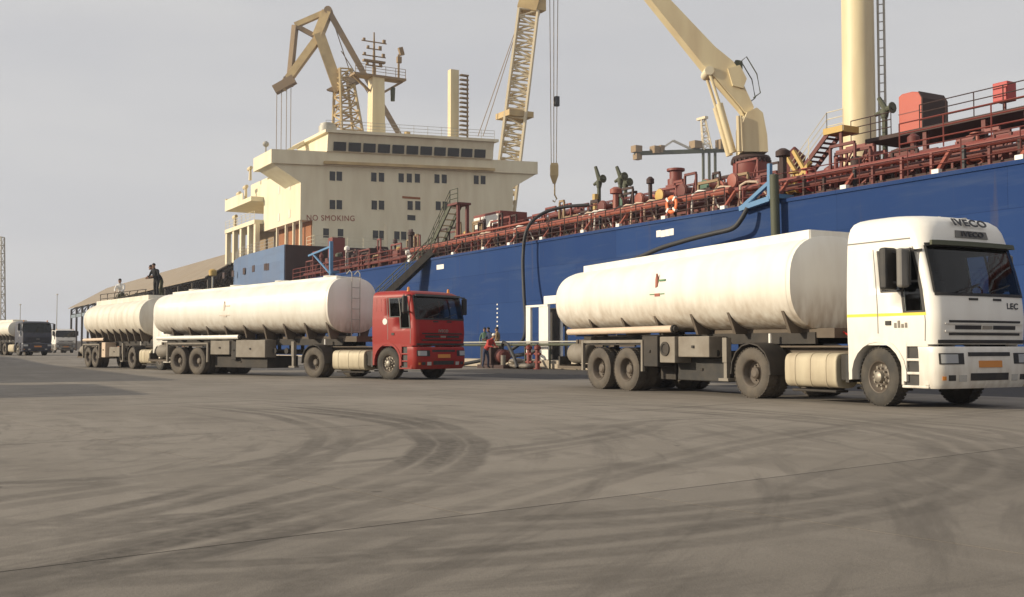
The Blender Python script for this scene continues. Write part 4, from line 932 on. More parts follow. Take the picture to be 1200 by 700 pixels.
m = MB(); m.lathe([(0, .5), (.9, .5), (1.0, .3)], (-108, 43, 23.3), (0, 0, 1), 12); m.lathe([(0, .35), (1.4, .35), (1.5, .1)], (-108, 48.5, 23.6), (0, 0, 1), 12); m.bb(-109, -107.6, 50, 52, 23.6, 24.4); S_(m, 'roof_locker', 'old_crane', 40)

# ---- deck edge: fat salmon rail pipe on raked stanchions with white feet
m = MB(); m.cyl((-72, 32.75, 8.22), (-37, 32.75, 8.22), .19, None, 12); S_(m, 'edge_pipe', 'pipe_salmon', 40)
m = MB(); m.cyl((-98, 33.4, 8.0), (20, 33.4, 8.0), .14, None, 10); S_(m, 'edge_pipe', 'deck_red', 40); S_(MB().cyl((-37, 33.0, 8.25), (20, 33.0, 8.25), .13, None, 10), 'edge_pipe', 'pipe_red', 40)
m = MB(); m.cyl((-66, 33.3, 8.75), (-54, 33.3, 8.75), .07, None, 10); S_(m, 'edge_pipe', 'pipe_salmon', 40)
sm = MB(); sm.beam((0, 0, 0), (.10, .62, .86), .16, .12); st_me = sm.mesh('stanchion', MT['pipe_salmon'])
ft_me = MB().bb(-.14, .16, -.10, .10, -.02, .16).mesh('stanchion_foot', MT['white_gear'])
x = -71.0; k = 0
while x < -20:
    o = place('stanchion', st_me, SHIP, (x, 32.12, DZ + .0)); place('stanchion_foot', ft_me, o)
    x += 3.3 + (k % 3) * .5; k += 1
railing('railing', [(-98, 32.25, DZ), (-73, 32.25, DZ)], 1.15, 'pipe_red', 2.0, .03)
railing('railing', [(-36, 32.3, DZ), (10, 32.3, DZ)], 1.15, 'deck_red', 2.2, .022)
S_(MB().bb(-72, 40, 33.0, 33.12, DZ + .03, DZ + .28), 'spill_coaming', 'dark_brown')
# ---- longitudinal cargo pipes, catwalk, crossovers
for y, z, r, mt_ in ((35.0, 8.3, .16, 'deck_red'), (36.2, 8.5, .22, 'pipe_red'), (37.2, 8.5, .22, 'deck_red'), (38.6, 8.7, .28, 'pipe_red'), (40.0, 8.7, .28, 'deck_red'), (41.2, 8.9, .2, 'pipe_red'), (42.4, 9.0, .3, 'deck_red'), (43.6, 9.4, .22, 'pipe_red')):
    S_(MB().cyl((-96, y, z), (44, y, z), r, None, 10), 'cargo_pipe', mt_, 40)
for i in range(28):
    x = -95 + i * 4.4
    m = MB(); m.bb(x - .08, x + .08, 34.6, 44.2, 8.0, 8.16)
    for y in (34.7, 38.0, 41, 44.1): m.bb(x - .08, x + .08, y - .08, y + .08, DZ + .03, 8.0)
    S_(m, 'pipe_support', 'deck_red')
S_(MB().bb(-98, 44, 45.6, 48.4, 9.95, 10.1), 'catwalk', 'deck_red')
for i in range(24):
    x = -96 + i * 6
    m = MB(); m.bb(x - .1, x + .1, 45.7, 45.9, DZ + .03, 9.94); m.bb(x - .1, x + .1, 48.1, 48.3, DZ + .03, 9.94); m.beam((x, 45.8, DZ + .4), (x, 48.2, 9.8), .1); S_(m, 'catwalk_trestle', 'deck_red')
railing('railing', [(-98, 45.7, 10.1), (-53, 45.7, 10.1)], 1.1, 'deck_red', 1.8, .03)
railing('railing', [(-49, 45.7, 10.1), (40, 45.7, 10.1)], 1.1, 'deck_red', 1.8, .03)
railing('railing', [(-98, 48.3, 10.1), (40, 48.3, 10.1)], 1.1, 'deck_red', 1.8, .03)
railing('railing', [(-70, 38.0, 9.05), (-44, 38.0, 9.05)], 1.1, 'pipe_red', 1.6, .03)
S_(MB().bb(-70, -44, 38.0, 39.2, 8.99, 9.04), 'side_walkway', 'deck_red')
rng = random.Random(5)
# deck fittings: valves with handwheels, vents, hatches, tank-cleaning machines
def valve(x, y, z, s):
    m = MB(); m.lathe([(-.3 * s, .3 * s), (-.25 * s, .3 * s), (-.25 * s, .2 * s), (.25 * s, .2 * s), (.25 * s, .3 * s), (.3 * s, .3 * s)], (x, y, z), (1, 0, 0), 10); m.cyl((x, y, z), (x, y, z + .7 * s), .06 * s, None, 6)
    m.lathe([(-.02, .24 * s), (.03, .24 * s)], (x, y, z + .7 * s), (0, 0, 1), 10); S_(m, 'valve', rng.choice(['pipe_red', 'deck_red', 'pipe_salmon', 'gear_yellow', 'signal_red', 'deck_red']), 40)
for i in range(70):
    x = rng.uniform(-97, -24); y, z = rng.choice([(35.0, 8.3), (36.2, 8.5), (37.2, 8.5), (38.6, 8.7), (40, 8.7), (42.4, 9.0)]); valve(x, y, z, rng.uniform(.7, 1.2))
def vent(x, y, h, r, mt_='pipe_red'):
    m = MB(); m.cyl((x, y, DZ), (x, y, DZ + h), r, None, 8); m.lathe([(0, r), (.02, r * 2), (.25, r * 2), (.38, r * .8)], (x, y, DZ + h), (0, 0, 1), 10); m.lathe([(0, r * 1.7), (.08, r * 1.7)], (x, y, DZ + .03), (0, 0, 1), 10); S_(m, 'deck_vent', mt_, 40)
for i in range(34):
    vent(rng.uniform(-97, -23), rng.uniform(33.8, 44.5), rng.uniform(1.0, 2.7), rng.uniform(.09, .17), rng.choice(['pipe_red', 'deck_red', 'deck_red', 'pipe_salmon', 'olive', 'dark_brown']))
for i in range(16):
    x = rng.uniform(-95, -24); y = rng.uniform(34.2, 37)
    m = MB(); m.lathe([(0, .5), (.75, .5), (.75, .56), (.85, .56), (.95, .3)], (x, y, DZ + .02), (0, 0, 1), 14); m.beam((x - .6, y, DZ + 1.0), (x + .3, y, DZ + 1.15), .06); S_(m, 'tank_hatch', rng.choice(['deck_red', 'pipe_red', 'dark_brown']), 40)
# dense pipework, frames and gear filling the after deck and the deck edge
def frame(x, y, w_, h_, mt_):
    m = MB(); m.bb(x - w_ / 2 - .05, x - w_ / 2 + .05, y - .05, y + .05, DZ, DZ + h_); m.bb(x + w_ / 2 - .05, x + w_ / 2 + .05, y - .05, y + .05, DZ, DZ + h_); m.bb(x - w_ / 2, x + w_ / 2, y - .06, y + .06, DZ + h_, DZ + h_ + .12); m.beam((x - w_ / 2, y, DZ + .2), (x + w_ / 2, y, DZ + h_ - .1), .06); S_(m, 'pipe_frame', mt_)
for i in range(46):
    frame(rng.uniform(-97, -67), rng.uniform(33.0, 41), rng.uniform(.6, 2.4), rng.uniform(1.0, 3.1), rng.choice(['deck_red', 'dark_brown', 'dark_brown', 'pipe_red', 'old_crane_dark']))
for i in range(26):
    frame(rng.uniform(-67, -24), rng.uniform(33.6, 36.5), rng.uniform(.5, 1.6), rng.uniform(.8, 1.7), rng.choice(['deck_red', 'dark_brown', 'dark_brown', 'pipe_red']))
for i in range(44):
    frame(rng.uniform(-68, -38), rng.uniform(36.5, 45), rng.uniform(.6, 2.0), rng.uniform(1.4, 3.0), rng.choice(['deck_red', 'deck_red', 'dark_brown', 'pipe_red']))
for i in range(40):
    x = -71 + i * 1.25 + rng.uniform(-.2, .2); S_(MB().bb(x - .05, x + .05, 32.5, 32.62, DZ + .03, DZ + rng.uniform(.7, .95)), 'rail_post', rng.choice(['dark_brown', 'deck_red', 'pipe_red', 'hose_black']))
for i in range(34):
    x, y, l, z = rng.uniform(-97, -30), rng.uniform(33.2, 39), rng.uniform(1.5, 5), rng.uniform(7.7, 9.6); d_ = rng.choice([(l, 0, 0), (0, l * .6, 0), (l * .5, 0, -.3)]); r_ = rng.uniform(.06, .15)
    q = MB().cyl((x, y, z), (x + d_[0], y + d_[1], z + d_[2]), r_, None, 8).cyl((x, y, DZ), (x, y, z), r_ * .8, None, 6).cyl((x + d_[0], y + d_[1], DZ), (x + d_[0], y + d_[1], z + d_[2]), r_ * .8, None, 6); S_(q, 'branch_pipe', rng.choice(['deck_red', 'pipe_red', 'dark_brown', 'pipe_salmon', 'deck_red']), 40)
for i in range(22):
    x, y = rng.uniform(-97, -66), rng.uniform(33.2, 40); S_(MB().bb(x, x + rng.uniform(.5, 1.4), y, y + rng.uniform(.5, 1.2), DZ + .02, DZ + rng.uniform(.7, 2.2)), 'gear_locker', rng.choice(['dark_brown', 'deck_red', 'dark_brown', 'pipe_red', 'gear_green', 'box_grey']), None, .03)
for i in range(18):
    vent(rng.uniform(-97, -66), rng.uniform(33.0, 38), rng.uniform(.9, 2.6), rng.uniform(.08, .15), rng.choice(['deck_red', 'dark_brown', 'pipe_salmon', 'white_gear', 'gear_yellow', 'deck_red']))
for i in range(60):
    frame(rng.uniform(-67, -38), rng.uniform(33.6, 36.5), rng.uniform(.4, 1.5), rng.uniform(1.2, 2.5), rng.choice(['deck_red', 'dark_brown', 'dark_brown', 'pipe_red', 'old_crane_dark']))
for i in range(40):
    frame(rng.uniform(-37, -21), rng.uniform(33.8, 39), rng.uniform(.5, 2.2), rng.uniform(.9, 2.3), rng.choice(['deck_red', 'dark_brown', 'deck_red', 'pipe_red']))
railing('railing', [(-68, 36.0, DZ), (-38, 36.0, DZ)], 2.3, 'deck_red', 1.1, .035, 4)
railing('railing', [(-72, 32.35, DZ), (-37, 32.35, DZ)], 1.05, 'dark_brown', 1.3, .028)
for i in range(14):
    x = rng.uniform(-68, -36); z = 8.45; h_ = MB().tube([(x, 32.7, DZ + .1), (x + .2, 32.62, z - .1), (x + .5, 32.72, z + .04), (x + .9, 32.95, z), (x + 1.1, 33.3, z - .5), (x + 1.3, 33.5, DZ + .05)], .06, 6); S_(h_, 'draped_line', rng.choice(['white_gear', 'hose_pipe', 'hose_black', 'hose_pipe']), 40)
S_(MB().bb(-38, -18, 41.5, 44.3, DZ + .03, 9.9), 'slop_tank', 'deck_red', None, .1)
S_(MB().bb(-67, -53, 43.9, 45.2, DZ + .03, 10.3), 'pump_casing', 'deck_red', None, .1)
for i in range(30):
    frame(rng.uniform(-56, -44), rng.uniform(42, 46), rng.uniform(.5, 1.8), rng.uniform(2.6, 4.6), rng.choice(['deck_red', 'dark_brown', 'pipe_red']))
# manifold crossovers amidships
for i, x in enumerate((-49.5, -47.8, -46.0, -44.2, -42.4, -40.6, -38.6)):
    m = MB(); m.cyl((x, 34.2, 9.0), (x, 58, 9.0), .24, None, 12); m.lathe([(-.06, .38), (.06, .38)], (x, 34.3, 9.0), (0, 1, 0), 14); m.lathe([(-.05, .36), (.05, .36)], (x, 35.2, 9.0), (0, 1, 0), 14); m.lathe([(-.2, .30), (.2, .30)], (x, 35.7, 9.0), (0, 1, 0), 12); m.bb(x - .1, x + .1, 34.6, 34.8, DZ, 8.8); S_(m, 'manifold_pipe', ('pipe_red', 'deck_red', 'pipe_salmon')[i % 3], 40)
    q = MB(); q.lathe([(0, .34), (-.05, .34), (-.06, .3)], (x, 34.24, 9.0), (0, 1, 0), 14); S_(q, 'blank_flange', ('deck_red', 'gear_green', 'pipe_salmon', 'gear_yellow')[i % 4], 40)
S_(MB().bb(-50.5, -37.8, 33.4, 35.4, 7.6, 8.05), 'drip_tray', 'deck_red')
# deck house, lockers near the gangway
def pxbox(x0, x1, y0, y1, Y, dpt): 
    a = onY(x0, y1, Y); b_ = onY(x1, y0, Y); return (a.x, b_.x, Y, Y + dpt, min(a.z, b_.z), max(a.z, b_.z))
bx = pxbox(555, 586, 243, 270, 36, 2.2); dh = S_(MB().bb(bx[0], bx[1], 36, 38.2, DZ, 10.6), 'deck_locker', 'pipe_red', None, .03)
MB().bb(bx[0] + .1, bx[0] + 1.0, 35.96, 36.02, 9.6, 10.4).build('locker_panel', MT['white_gear'], dh); MB().bb(bx[0] + 1.2, bx[1] - .15, 35.96, 36.02, 9.6, 10.4).build('locker_panel', MT['white_gear'], dh); MB().bb(bx[0] + 1.2, bx[0] + 1.9, 35.96, 36.02, 8.5, 9.4).build('locker_panel', MT['white_gear'], dh)
S_(MB().bb(-98.8, -97.6, 36, 37.3, DZ, 11.7), 'deck_locker', 'pipe_red', None, .03)
S_(MB().bb(-93, -91, 33.6, 36.2, DZ, 9.2), 'deck_locker', 'deck_red', None, .03)
# winch units
for x, y in ((-88, 37), (-79, 40), (-57, 37.2), (-30, 37)):
    m = MB(); m.cyl((x, y - 1.4, 8.5), (x, y + 1.4, 8.5), .5, None, 14); m.lathe([(-.06, .8), (.06, .8)], (x, y - 1.4, 8.5), (0, 1, 0), 16); m.lathe([(-.06, .8), (.06, .8)], (x, y + .4, 8.5), (0, 1, 0), 16); m.bb(x - .7, x + .7, y + 1.4, y + 2.2, DZ, 9.2); m.bb(x - .7, x + .7, y - 1.7, y + 1.5, DZ, 7.9); S_(m, 'mooring_winch', rng.choice(['deck_red', 'dark_brown']), 40)

# ---- hose-handling crane (cream, luffing boom with twin rams)
cx, cyy = -51.2, 47.0
m = MB(); m.lathe([(0, 1.05), (4.6, 1.05), (4.9, 1.15), (5.6, 1.15)], (cx, cyy, DZ), (0, 0, 1), 24); S_(m, 'crane_pedestal', 'pipe_red', 35)
m = MB(); m.lathe([(0, 1.16), (.18, 1.25), (.35, 1.16)], (cx, cyy, 12.9), (0, 0, 1), 24)
for k in range(24): t = k * math.pi / 12; m.cyl((cx + 1.20 * math.cos(t), cyy + 1.20 * math.sin(t), 12.8), (cx + 1.20 * math.cos(t), cyy + 1.20 * math.sin(t), 13.0), .08, None, 5)
S_(m, 'slewing_ring', 'dark_brown', 35)
bd = (dep(757, 0, 70) - dep(880, 133, 70)); A0 = Vector((cx, cyy, 0)); 
def cpt(px_, py_, off=0):      # points of the crane in the upright plane through its pedestal, facing the camera's picture plane
    d = ray(px_, py_); n = Vector((F0.x, F0.y, 0)); t = (A0 - Vector((EYE.x, EYE.y, 0))).dot(n) / d.dot(n); p = EYE + d * t; return p + n * off
def slab_(pts, half, name, mt_, parent=None):
    m = MB(); n = len(pts); vs = [cpt(*p, -half) for p in pts] + [cpt(*p, half) for p in pts]
    m.add(vs, [tuple(range(n)), tuple(range(2 * n - 1, n - 1, -1))] + [(i, n + i, n + (i + 1) % n, (i + 1) % n) for i in range(n)]); return m.build(name, MT[mt_], parent or SHIP)
slab_([(866, 181), (866, 150), (872, 135), (883, 130), (890, 136), (895, 162), (896, 181)], .95, 'crane_house', 'crane_cream')
boom = slab_([(871, 135), (866, 128), (838, 96), (826, 84), (740, -23), (759, -23), (836, 58), (857, 75), (863, 84), (868, 100), (881, 128), (879, 135)], .62, 'crane_boom', 'crane_cream')
slab_([(850, 84), (864, 80), (872, 96), (868, 107), (856, 104)], .8, 'boom_bracket', 'crane_cream', None)
for off in (-.55, .55):
    q = MB(); q.cyl(cpt(857, 181, off), cpt(841, 124, off), .22, None, 10); q.cyl(cpt(841, 124, off), cpt(829, 86, off), .10, None, 8); S_(q, 'crane_ram', 'crane_cream', 40)
q = MB(); q.cyl(cpt(829, 86, -.75), cpt(829, 86, .75), .3, None, 12); S_(q, 'ram_pin', 'ship_cream', 40)
q = MB()
for off in (-.7, .7):
    q.tube([cpt(864, 77, off), cpt(872, 70, off), cpt(884, 90, off), cpt(888, 112, off), cpt(880, 118, off)], .04, 5)
q.cyl(cpt(864, 80, 0), cpt(866, 72, 0), .35, .25, 8); S_(q, 'crane_rail', 'olive')
q = MB(); q.cyl(cpt(861, 140, -1.0), cpt(862, 181, -1.0), .12, None, 6); q.cyl(cpt(864, 140, -1.0), cpt(866, 181, -1.0), .12, None, 6); S_(q, 'crane_ladder', 'crane_cream')
# ---- king post
kx = -42.3
m = MB(); m.lathe([(0, 1.5), (2.4, 1.45), (3.4, 1.0), (3.9, .96)], (kx, CY, DZ), (0, 0, 1), 28); S_(m, 'post_base', 'deck_red', 40)
m = MB(); m.lathe([(0, .92), (18, .86), (18.2, .5)], (kx, CY, 11.15), (0, 0, 1), 32); S_(m, 'king_post', 'crane_cream', 40)
m = MB()
for dx in (.0, .42): m.cyl((kx + .84 + dx * .6, CY + .70 + dx * .5, DZ), (kx + .84 + dx * .6, CY + .70 + dx * .5, 29), .07, None, 6)
for z in lin(12, 28.5, 34): m.cyl((kx + .84, CY + .70, z), (kx + 1.09, CY + .91, z), .03, None, 4)
S_(m, 'post_ladder', 'galv')
for sx in (-1, 1): S_(MB().beam((kx + sx * 2.0, CY - 1.2, DZ), (kx + sx * .9, CY - .4, 11.8), .3, .12), 'post_bracket', 'pipe_salmon')
# ---- elevated foam platform with orange shelter
Y0 = 40.0; pz = 10.95
S_(MB().bb(-35.3, -26.5, Y0 - .4, Y0 + 2.6, pz - .18, pz), 'platform', 'dark_brown')
for x in (-35, -32, -29, -27): S_(MB().bb(x - .1, x + .1, Y0 - .3, Y0 - .1, DZ, pz - .19), 'platform_leg', 'deck_red'); S_(MB().bb(x - .1, x + .1, Y0 + 2.3, Y0 + 2.5, DZ, pz - .19), 'platform_leg', 'deck_red')
m = MB(); m.prism([(-33.65, pz), (-32.35, pz), (-32.35, 12.45), (-32.55, 12.72), (-32.9, 12.8), (-33.45, 12.8), (-33.65, 12.7)], Y0, Y0 + 1.7); sh = S_(m, 'foam_shelter', 'orange_box', None, .04)
MB().prism([(-32.36, pz + .02), (-32.30, pz + .02), (-32.30, 12.4), (-32.5, 12.74), (-32.52, 12.70), (-32.36, 12.4)], Y0 - .02, Y0 + 1.72).build('shelter_side_panel', MT['dark_brown'], sh)  # thin dark brown panel laid over the shelter's forward side
MB().bb(-33.66, -32.38, Y0 - .015, Y0 + 1.0, 11.84, 11.88).build('shelter_band', MT['pipe_red'], sh)
railing('railing', [(-36.2, Y0 - .35, pz), (-33.8, Y0 - .35, pz)], 1.05, 'dark_brown', 1.2, .025)
railing('railing', [(-32.2, Y0 - .35, pz), (-26.6, Y0 - .35, pz), (-26.6, Y0 + 2.5, pz)], 1.05, 'dark_brown', 1.2, .025)
S_(MB().bb(-28.6, -27.9, Y0 - .2, Y0 + .4, pz + .45, pz + 1.25), 'alarm_box', 'signal_red', None, .03); S_(MB().bb(-28.3, -28.2, Y0 + .05, Y0 + .15, pz, pz + .45), 'alarm_post', 'deck_red')
railing('railing', [(-28, 33.3, 8.5), (10, 33.3, 8.5)], 1.2, 'pipe_red', 2.0, .028)
S_(MB().cyl((-36, 35.2, 8.6), (12, 34.2, 9.05), .18, None, 10), 'edge_pipe', 'pipe_red', 40)
def monitor(px_, pyb, pyt, Y, zbase=None):
    b_ = onY(px_, pyb, Y); t = onY(px_, pyt, Y); h = t.z - b_.z; m = MB()
    m.cyl((b_.x, Y, DZ), (b_.x, Y, b_.z + h * .45), .13, None, 8); m.lathe([(-.15, .16), (.15, .22), (.3, .16)], (b_.x, Y, b_.z + h * .5), (0, 0, 1), 10)
    m.cyl((b_.x + .1, Y, b_.z + h * .6), (b_.x - .25, Y - .1, b_.z + h * 1.0), .16, .11, 8); m.cyl((b_.x - .55, Y, b_.z + h * .55), (b_.x + .5, Y, b_.z + h * .68), .10, .16, 8); m.lathe([(0, .28), (.04, .28)], (b_.x + .45, Y, b_.z + h * .65), (1, 0, 0), 10)
    S_(m, 'fire_monitor', 'olive', 40)
monitor(702, 240, 195, 40.0); monitor(727, 232, 195, 40.0); monitor(733, 236, 203, 41.0); monitor(1037, 155, 114, 41.2)
b_ = onY(702, 225, 40.0); S_(MB().cyl((b_.x, 39.7, DZ), (b_.x, 39.7, 11.2), .2, None, 8), 'monitor_post', 'gear_yellow', 40)
# tall red bollard-like vent amid the deck
b_ = onY(792, 210, 44.4); S_(MB().lathe([(0, .55), (4.9, .55), (4.9, .42), (5.4, .42), (5.45, .6), (5.6, .6)], (b_.x, 44.4, DZ), (0, 0, 1), 16), 'vent_riser', 'pipe_red', 40)
# inclined stairs up to the platform and cream brace frame
m = MB(); a = onY(928, 215, 38.0); t = onY(970, 157, 38.0)
for off in (0, .8): m.beam((a.x, 38 + off, a.z), (t.x, 38 + off, t.z), .08, .22)
for k in range(12):
    p = a + (t - a) * (k / 11); m.bb(p.x - .14, p.x + .14, 38.04, 38.76, p.z, p.z + .04)
S_(m, 'stairs', 'deck_red'); S_(MB().bb(t.x - .2, t.x + 1.0, 37.9, 39.0, t.z - .05, t.z + .25), 'stair_head', 'gear_yellow')
S_(MB().bb(t.x + .7, t.x + .85, 38.0, 38.1, DZ, t.z - .05), 'stair_leg', 'deck_red')
railing('railing', [(a.x, 37.95, a.z), (t.x, 37.95, t.z), (t.x + 1, 37.95, t.z)], 1.0, 'ship_cream', 1.3, .022)
m = MB(); 
for x0, y0, x1, y1 in ((918, 178, 937, 208), (930, 177, 946, 205), (937, 208, 950, 190)): m.beam(onY(x0, y0, 36.4), onY(x1, y1, 36.4), .16, .16)
S_(m, 'hose_rest', 'gear_yellow'); p = onY(937, 208, 36.4); S_(MB().bb(p.x - .15, p.x + .15, 36.3, 36.5, DZ, p.z), 'hose_rest', 'deck_red')
b_ = onY(908, 185, 39); S_(MB().lathe([(0, .05), (3.4, .55), (3.9, .05)], (b_.x + 1.4, 39, DZ), (0, 0, 1), 8), 'deck_vent', 'deck_red', 40)
S_(MB().lathe([(0, .9), (2.6, .9), (2.9, .5)], (-43.6, 40.5, DZ), (0, 0, 1), 16), 'hydraulic_tank', 'pipe_red', 40)
S_(MB().bb(-47, -44.6, 40.5, 42.5, DZ, 9.9), 'hydraulic_tank', 'deck_red', None, .1)
# hose davits (blue) and hose bundle over the side
def davit(px_, Y, pts, name='hose_davit'):
    m = MB()
    for a, b_, w_ in pts: m.beam(onY(*a, Y), onY(*b_, Y), w_, w_)
    return S_(m, name, 'davit_blue')
davit(0, 31.7, [((868, 245), (902, 214), .16), ((868, 245), (903, 233), .22), ((902, 192), (902, 236), .16), ((880, 236), (890, 226), .1)])
p = onY(902, 232, 31.7); S_(MB().bb(p.x - .1, p.x + .5, 31.6, 32.6, 7.32, 7.5), 'davit_foot', 'davit_blue')
davit(0, 31.7, [((388, 283), (388, 336), .28), ((362, 300), (388, 289), .16), ((366, 297), (386, 320), .12)])
p = onY(388, 325, 31.7); S_(MB().bb(p.x - .25, p.x + .25, 31.6, 32.4, 7.32, 7.6), 'davit_foot', 'davit_blue')
m = MB(); a = onY(907, 205, 31.6); b_ = onY(909, 278, 31.6); m.tube([a, (a + b_) / 2, b_, b_ - Vector((0, 0, 3))], .19, 10); S_(m, 'hose_bundle', 'olive', 40)

# ================================================================== loose things on and about the ship
GH = 'hoses hanging over the ship side'
def hose(pts, r, label, mt_='hose_black'):
    P = [Vector(p) for p in pts]; out = []
    for i in range(len(P) - 1):      # catmull-rom
        p0, p1, p2, p3 = P[max(i - 1, 0)], P[i], P[i + 1], P[min(i + 2, len(P) - 1)]
        for k in range(8):
            t = k / 8; out.append(.5 * ((2 * p1) + (p2 - p0) * t + (2 * p0 - 5 * p1 + 4 * p2 - p3) * t * t + (3 * p1 - p0 - 3 * p2 + p3) * t ** 3))
    out.append(P[-1]); o = MB().tube(out, r, 10).build('cargo_hose', MT[mt_], None, 40); tag(o, label, 'hose', GH); return o
h = [onY(690, 233, 34.2), onY(660, 243, 33.2), onY(635, 251, 32.2), onY(618, 268, 31.4), onY(613, 300, 31.2), onY(614, 345, 31.0), onY(616, 380, 30.4), onY(610, 402, 29.8)]
h[0].z = 9.26; h.append(Vector((h[-1].x - 1.2, 28.9, .56))); h.append(Vector((h[-1].x - 1.5, 27.6, .13)))
hose(h, .10, 'black hose arching over the deck edge and hanging down beside the white booth')
h = [onY(876, 244, 31.5), onY(868, 258, 31.3), onY(858, 268, 31.2), onY(835, 274, 31.1), onY(800, 283, 31.0), onY(760, 297, 31.0), onY(700, 330, 30.9)]
h.append(Vector((h[-1].x - 4, 30.2, 1.2))); h.append(Vector((h[-1].x - 2, 28.9, .57)))
hose(h, .11, 'dark hose slung from the blue davit and sagging along the hull behind the white tank')
p = onY(787, 240, 32.28)
lb = MB(); lb.rings([[p + Vector(((.36 + .09 * math.cos(a)) * math.cos(t), .06 * math.sin(a), (.36 + .09 * math.cos(a)) * math.sin(t))) for a in lin(0, 2 * math.pi * 7 / 8, 8)] for t in lin(0, 2 * math.pi, 25)], False)
lbo = lb.build('lifebuoy', MT['lifebuoy_orange'], None, 50); tag(lbo, 'orange ring lifebuoy hanging at the ship deck edge', 'lifebuoy')
for k in range(4):
    t = math.pi / 4 + k * math.pi / 2; MB().box(p + Vector((.36 * math.cos(t), 0, .36 * math.sin(t))), (.24, .17, .10), Matrix.Rotation(-t, 3, 'Y')).build('band', MT['white_gear'], lbo)
# gangway from deck to quay
ga, gb = Vector((-67.4, 32.3, 7.75)), Vector((-72.6, 25.8, .22))
GW = thing('gangway', 'steep dark gangway sloping from the ship deck down behind the red cab', 'gangway', (gb.x, gb.y, 0), 0, None, True)
d = (ga - gb); sd = d.cross(Vector((0, 0, 1))).normalized()
for s_ in (-.5, .5):
    MB().beam(gb + sd * s_, ga + sd * s_, .08, .45).build('stringer', MT['chassis_dark'], GW)
    m = MB(); u = Vector((0, 0, 1.0))
    for k in range(10): p = gb + d * (k / 9) + sd * s_; m.cyl(p, p + u, .03, None, 5)
    m.cyl(gb + sd * s_ + u, ga + sd * s_ + u, .035, None, 6); m.cyl(gb + sd * s_ + u * .5, ga + sd * s_ + u * .5, .025, None, 6); m.build('handrail', MT['olive'], GW)
tre = MB().box((0, 0, 0), (.30, .9, .04)).mesh('tread', MT['chassis_dark'])
for k in range(30): place('tread', tre, GW, gb + d * ((k + .5) / 30))
MB().bb(gb.x - .5, gb.x + .4, gb.y - .6, gb.y + .6, 0, .2).build('foot_roller', MT['galv'], GW)
m = MB(); m.add([gb + sd * .46 - Vector((0, 0, .2)), gb - sd * .46 - Vector((0, 0, .2)), ga - sd * .46 - Vector((0, 0, .2)), ga + sd * .46 - Vector((0, 0, .2))], [(0, 1, 2, 3)]); m.build('underside', MT['chassis_dark'], GW)
a, b_ = onY(497, 302, 33.4), onY(528, 240, 33.4)
DL = S_(MB().beam((a.x, 33.4, DZ + .05), (b_.x, 33.4, b_.z), .1, .3).beam((a.x, 34.2, DZ + .05), (b_.x, 34.2, b_.z), .1, .3), 'deck_ladder', 'olive')
for k in range(10):
    t = (k + .5) / 10; MB().box((a.x + (b_.x - a.x) * t, 33.8, DZ + .05 + (b_.z - DZ - .05) * t), (.25, .7, .04)).build('rung', MT['old_crane'], DL)
S_(MB().bb(b_.x - .3, b_.x + 1.2, 33.3, 34.4, b_.z - .1, b_.z + .05).bb(b_.x + .9, b_.x + 1.1, 33.4, 33.6, DZ, b_.z - .1).bb(b_.x + .9, b_.x + 1.1, 34.1, 34.3, DZ, b_.z - .1), 'ladder_head', 'deck_red')
railing('railing', [(a.x, 33.35, DZ), (b_.x, 33.35, b_.z), (b_.x + 1.2, 33.35, b_.z)], 1.0, 'olive', 1.0, .03)
for px_, py_ in ((478, 296), (481, 302), (489, 297)):
    p = onY(px_, py_, 33.2); S_(MB().cyl((p.x, 33.2, DZ), (p.x, 33.2, p.z - .15), .05, None, 6).lathe([(0, .1), (.05, .2), (.3, .2), (.4, .08)], (p.x, 33.2, p.z - .2), (0, 0, 1), 10), 'deck_lamp', 'white_gear', 40)

# ================================================================== cranes behind
def lattice(m, a, b, wa, wb, n, r, rb, up=None):
    a, b = Vector(a), Vector(b); d = (b - a).normalized(); s = d.cross(up or Vector((0, 0, 1))).normalized(); t = s.cross(d)
    cs = lambda f: [a + (b - a) * f + (s * i + t * j) * (wa + (wb - wa) * f) / 2 for i, j in ((-1, -1), (1, -1), (1, 1), (-1, 1))]
    prev = cs(0)
    for k in range(1, n + 1):
        cur = cs(k / n)
        for i in range(4):
            m.cyl(prev[i], cur[i], r, None, 5); j = (i + 1) % 4
            m.cyl(prev[i] if k % 2 else prev[j], cur[j] if k % 2 else cur[i], rb, None, 4); m.cyl(cur[i], cur[j], rb, None, 4)
        prev = cur
# level-luffing portal crane beyond the bridge house
Z1 = 190
def D1(x, y, off=0): return dep(x, y, Z1) + F0 * off
pc = D1(408, 300); PC = thing('portal_crane', 'tall tan level-luffing portal crane rising behind the bridge house', 'crane', (pc.x, pc.y, .34), 0, None, True)
def K1(m, name, mt_='old_crane', sm=None): return m.build(name, MT[mt_], PC, sm)
pts = dict(tip=(330, 104), kn=(346, 30), apex=(385, 13), elbow=(372, 43), foot=(407, 150), post=(404, 108), cw=(425, 82), cwl=(408, 95), stay=(468, 158))
K1(MB().beam(D1(346, 30), D1(385, 13), .9), 'jib_link'); K1(MB().beam(D1(346, 30), D1(372, 44), .8), 'jib_link', 'old_crane_dark')
K1(MB().beam(D1(346, 30), D1(339, 100), .9), 'jib_stay', 'old_crane_dark')
m = MB(); m.beam(D1(330, 104), D1(373, 45), 1.3, 1.3); K1(m, 'jib_nose')
m = MB(); m.beam(D1(322, 106), D1(345, 93), 1.5, 1.5); m.beam(D1(336, 90), D1(340, 102), 1.2); K1(m, 'jib_head', 'old_crane_dark')
m = MB(); m.beam(D1(372, 44), D1(384, 14), 1.6); m.beam(D1(374, 40), D1(398, 108), 1.8, 1.9); K1(m, 'main_jib')
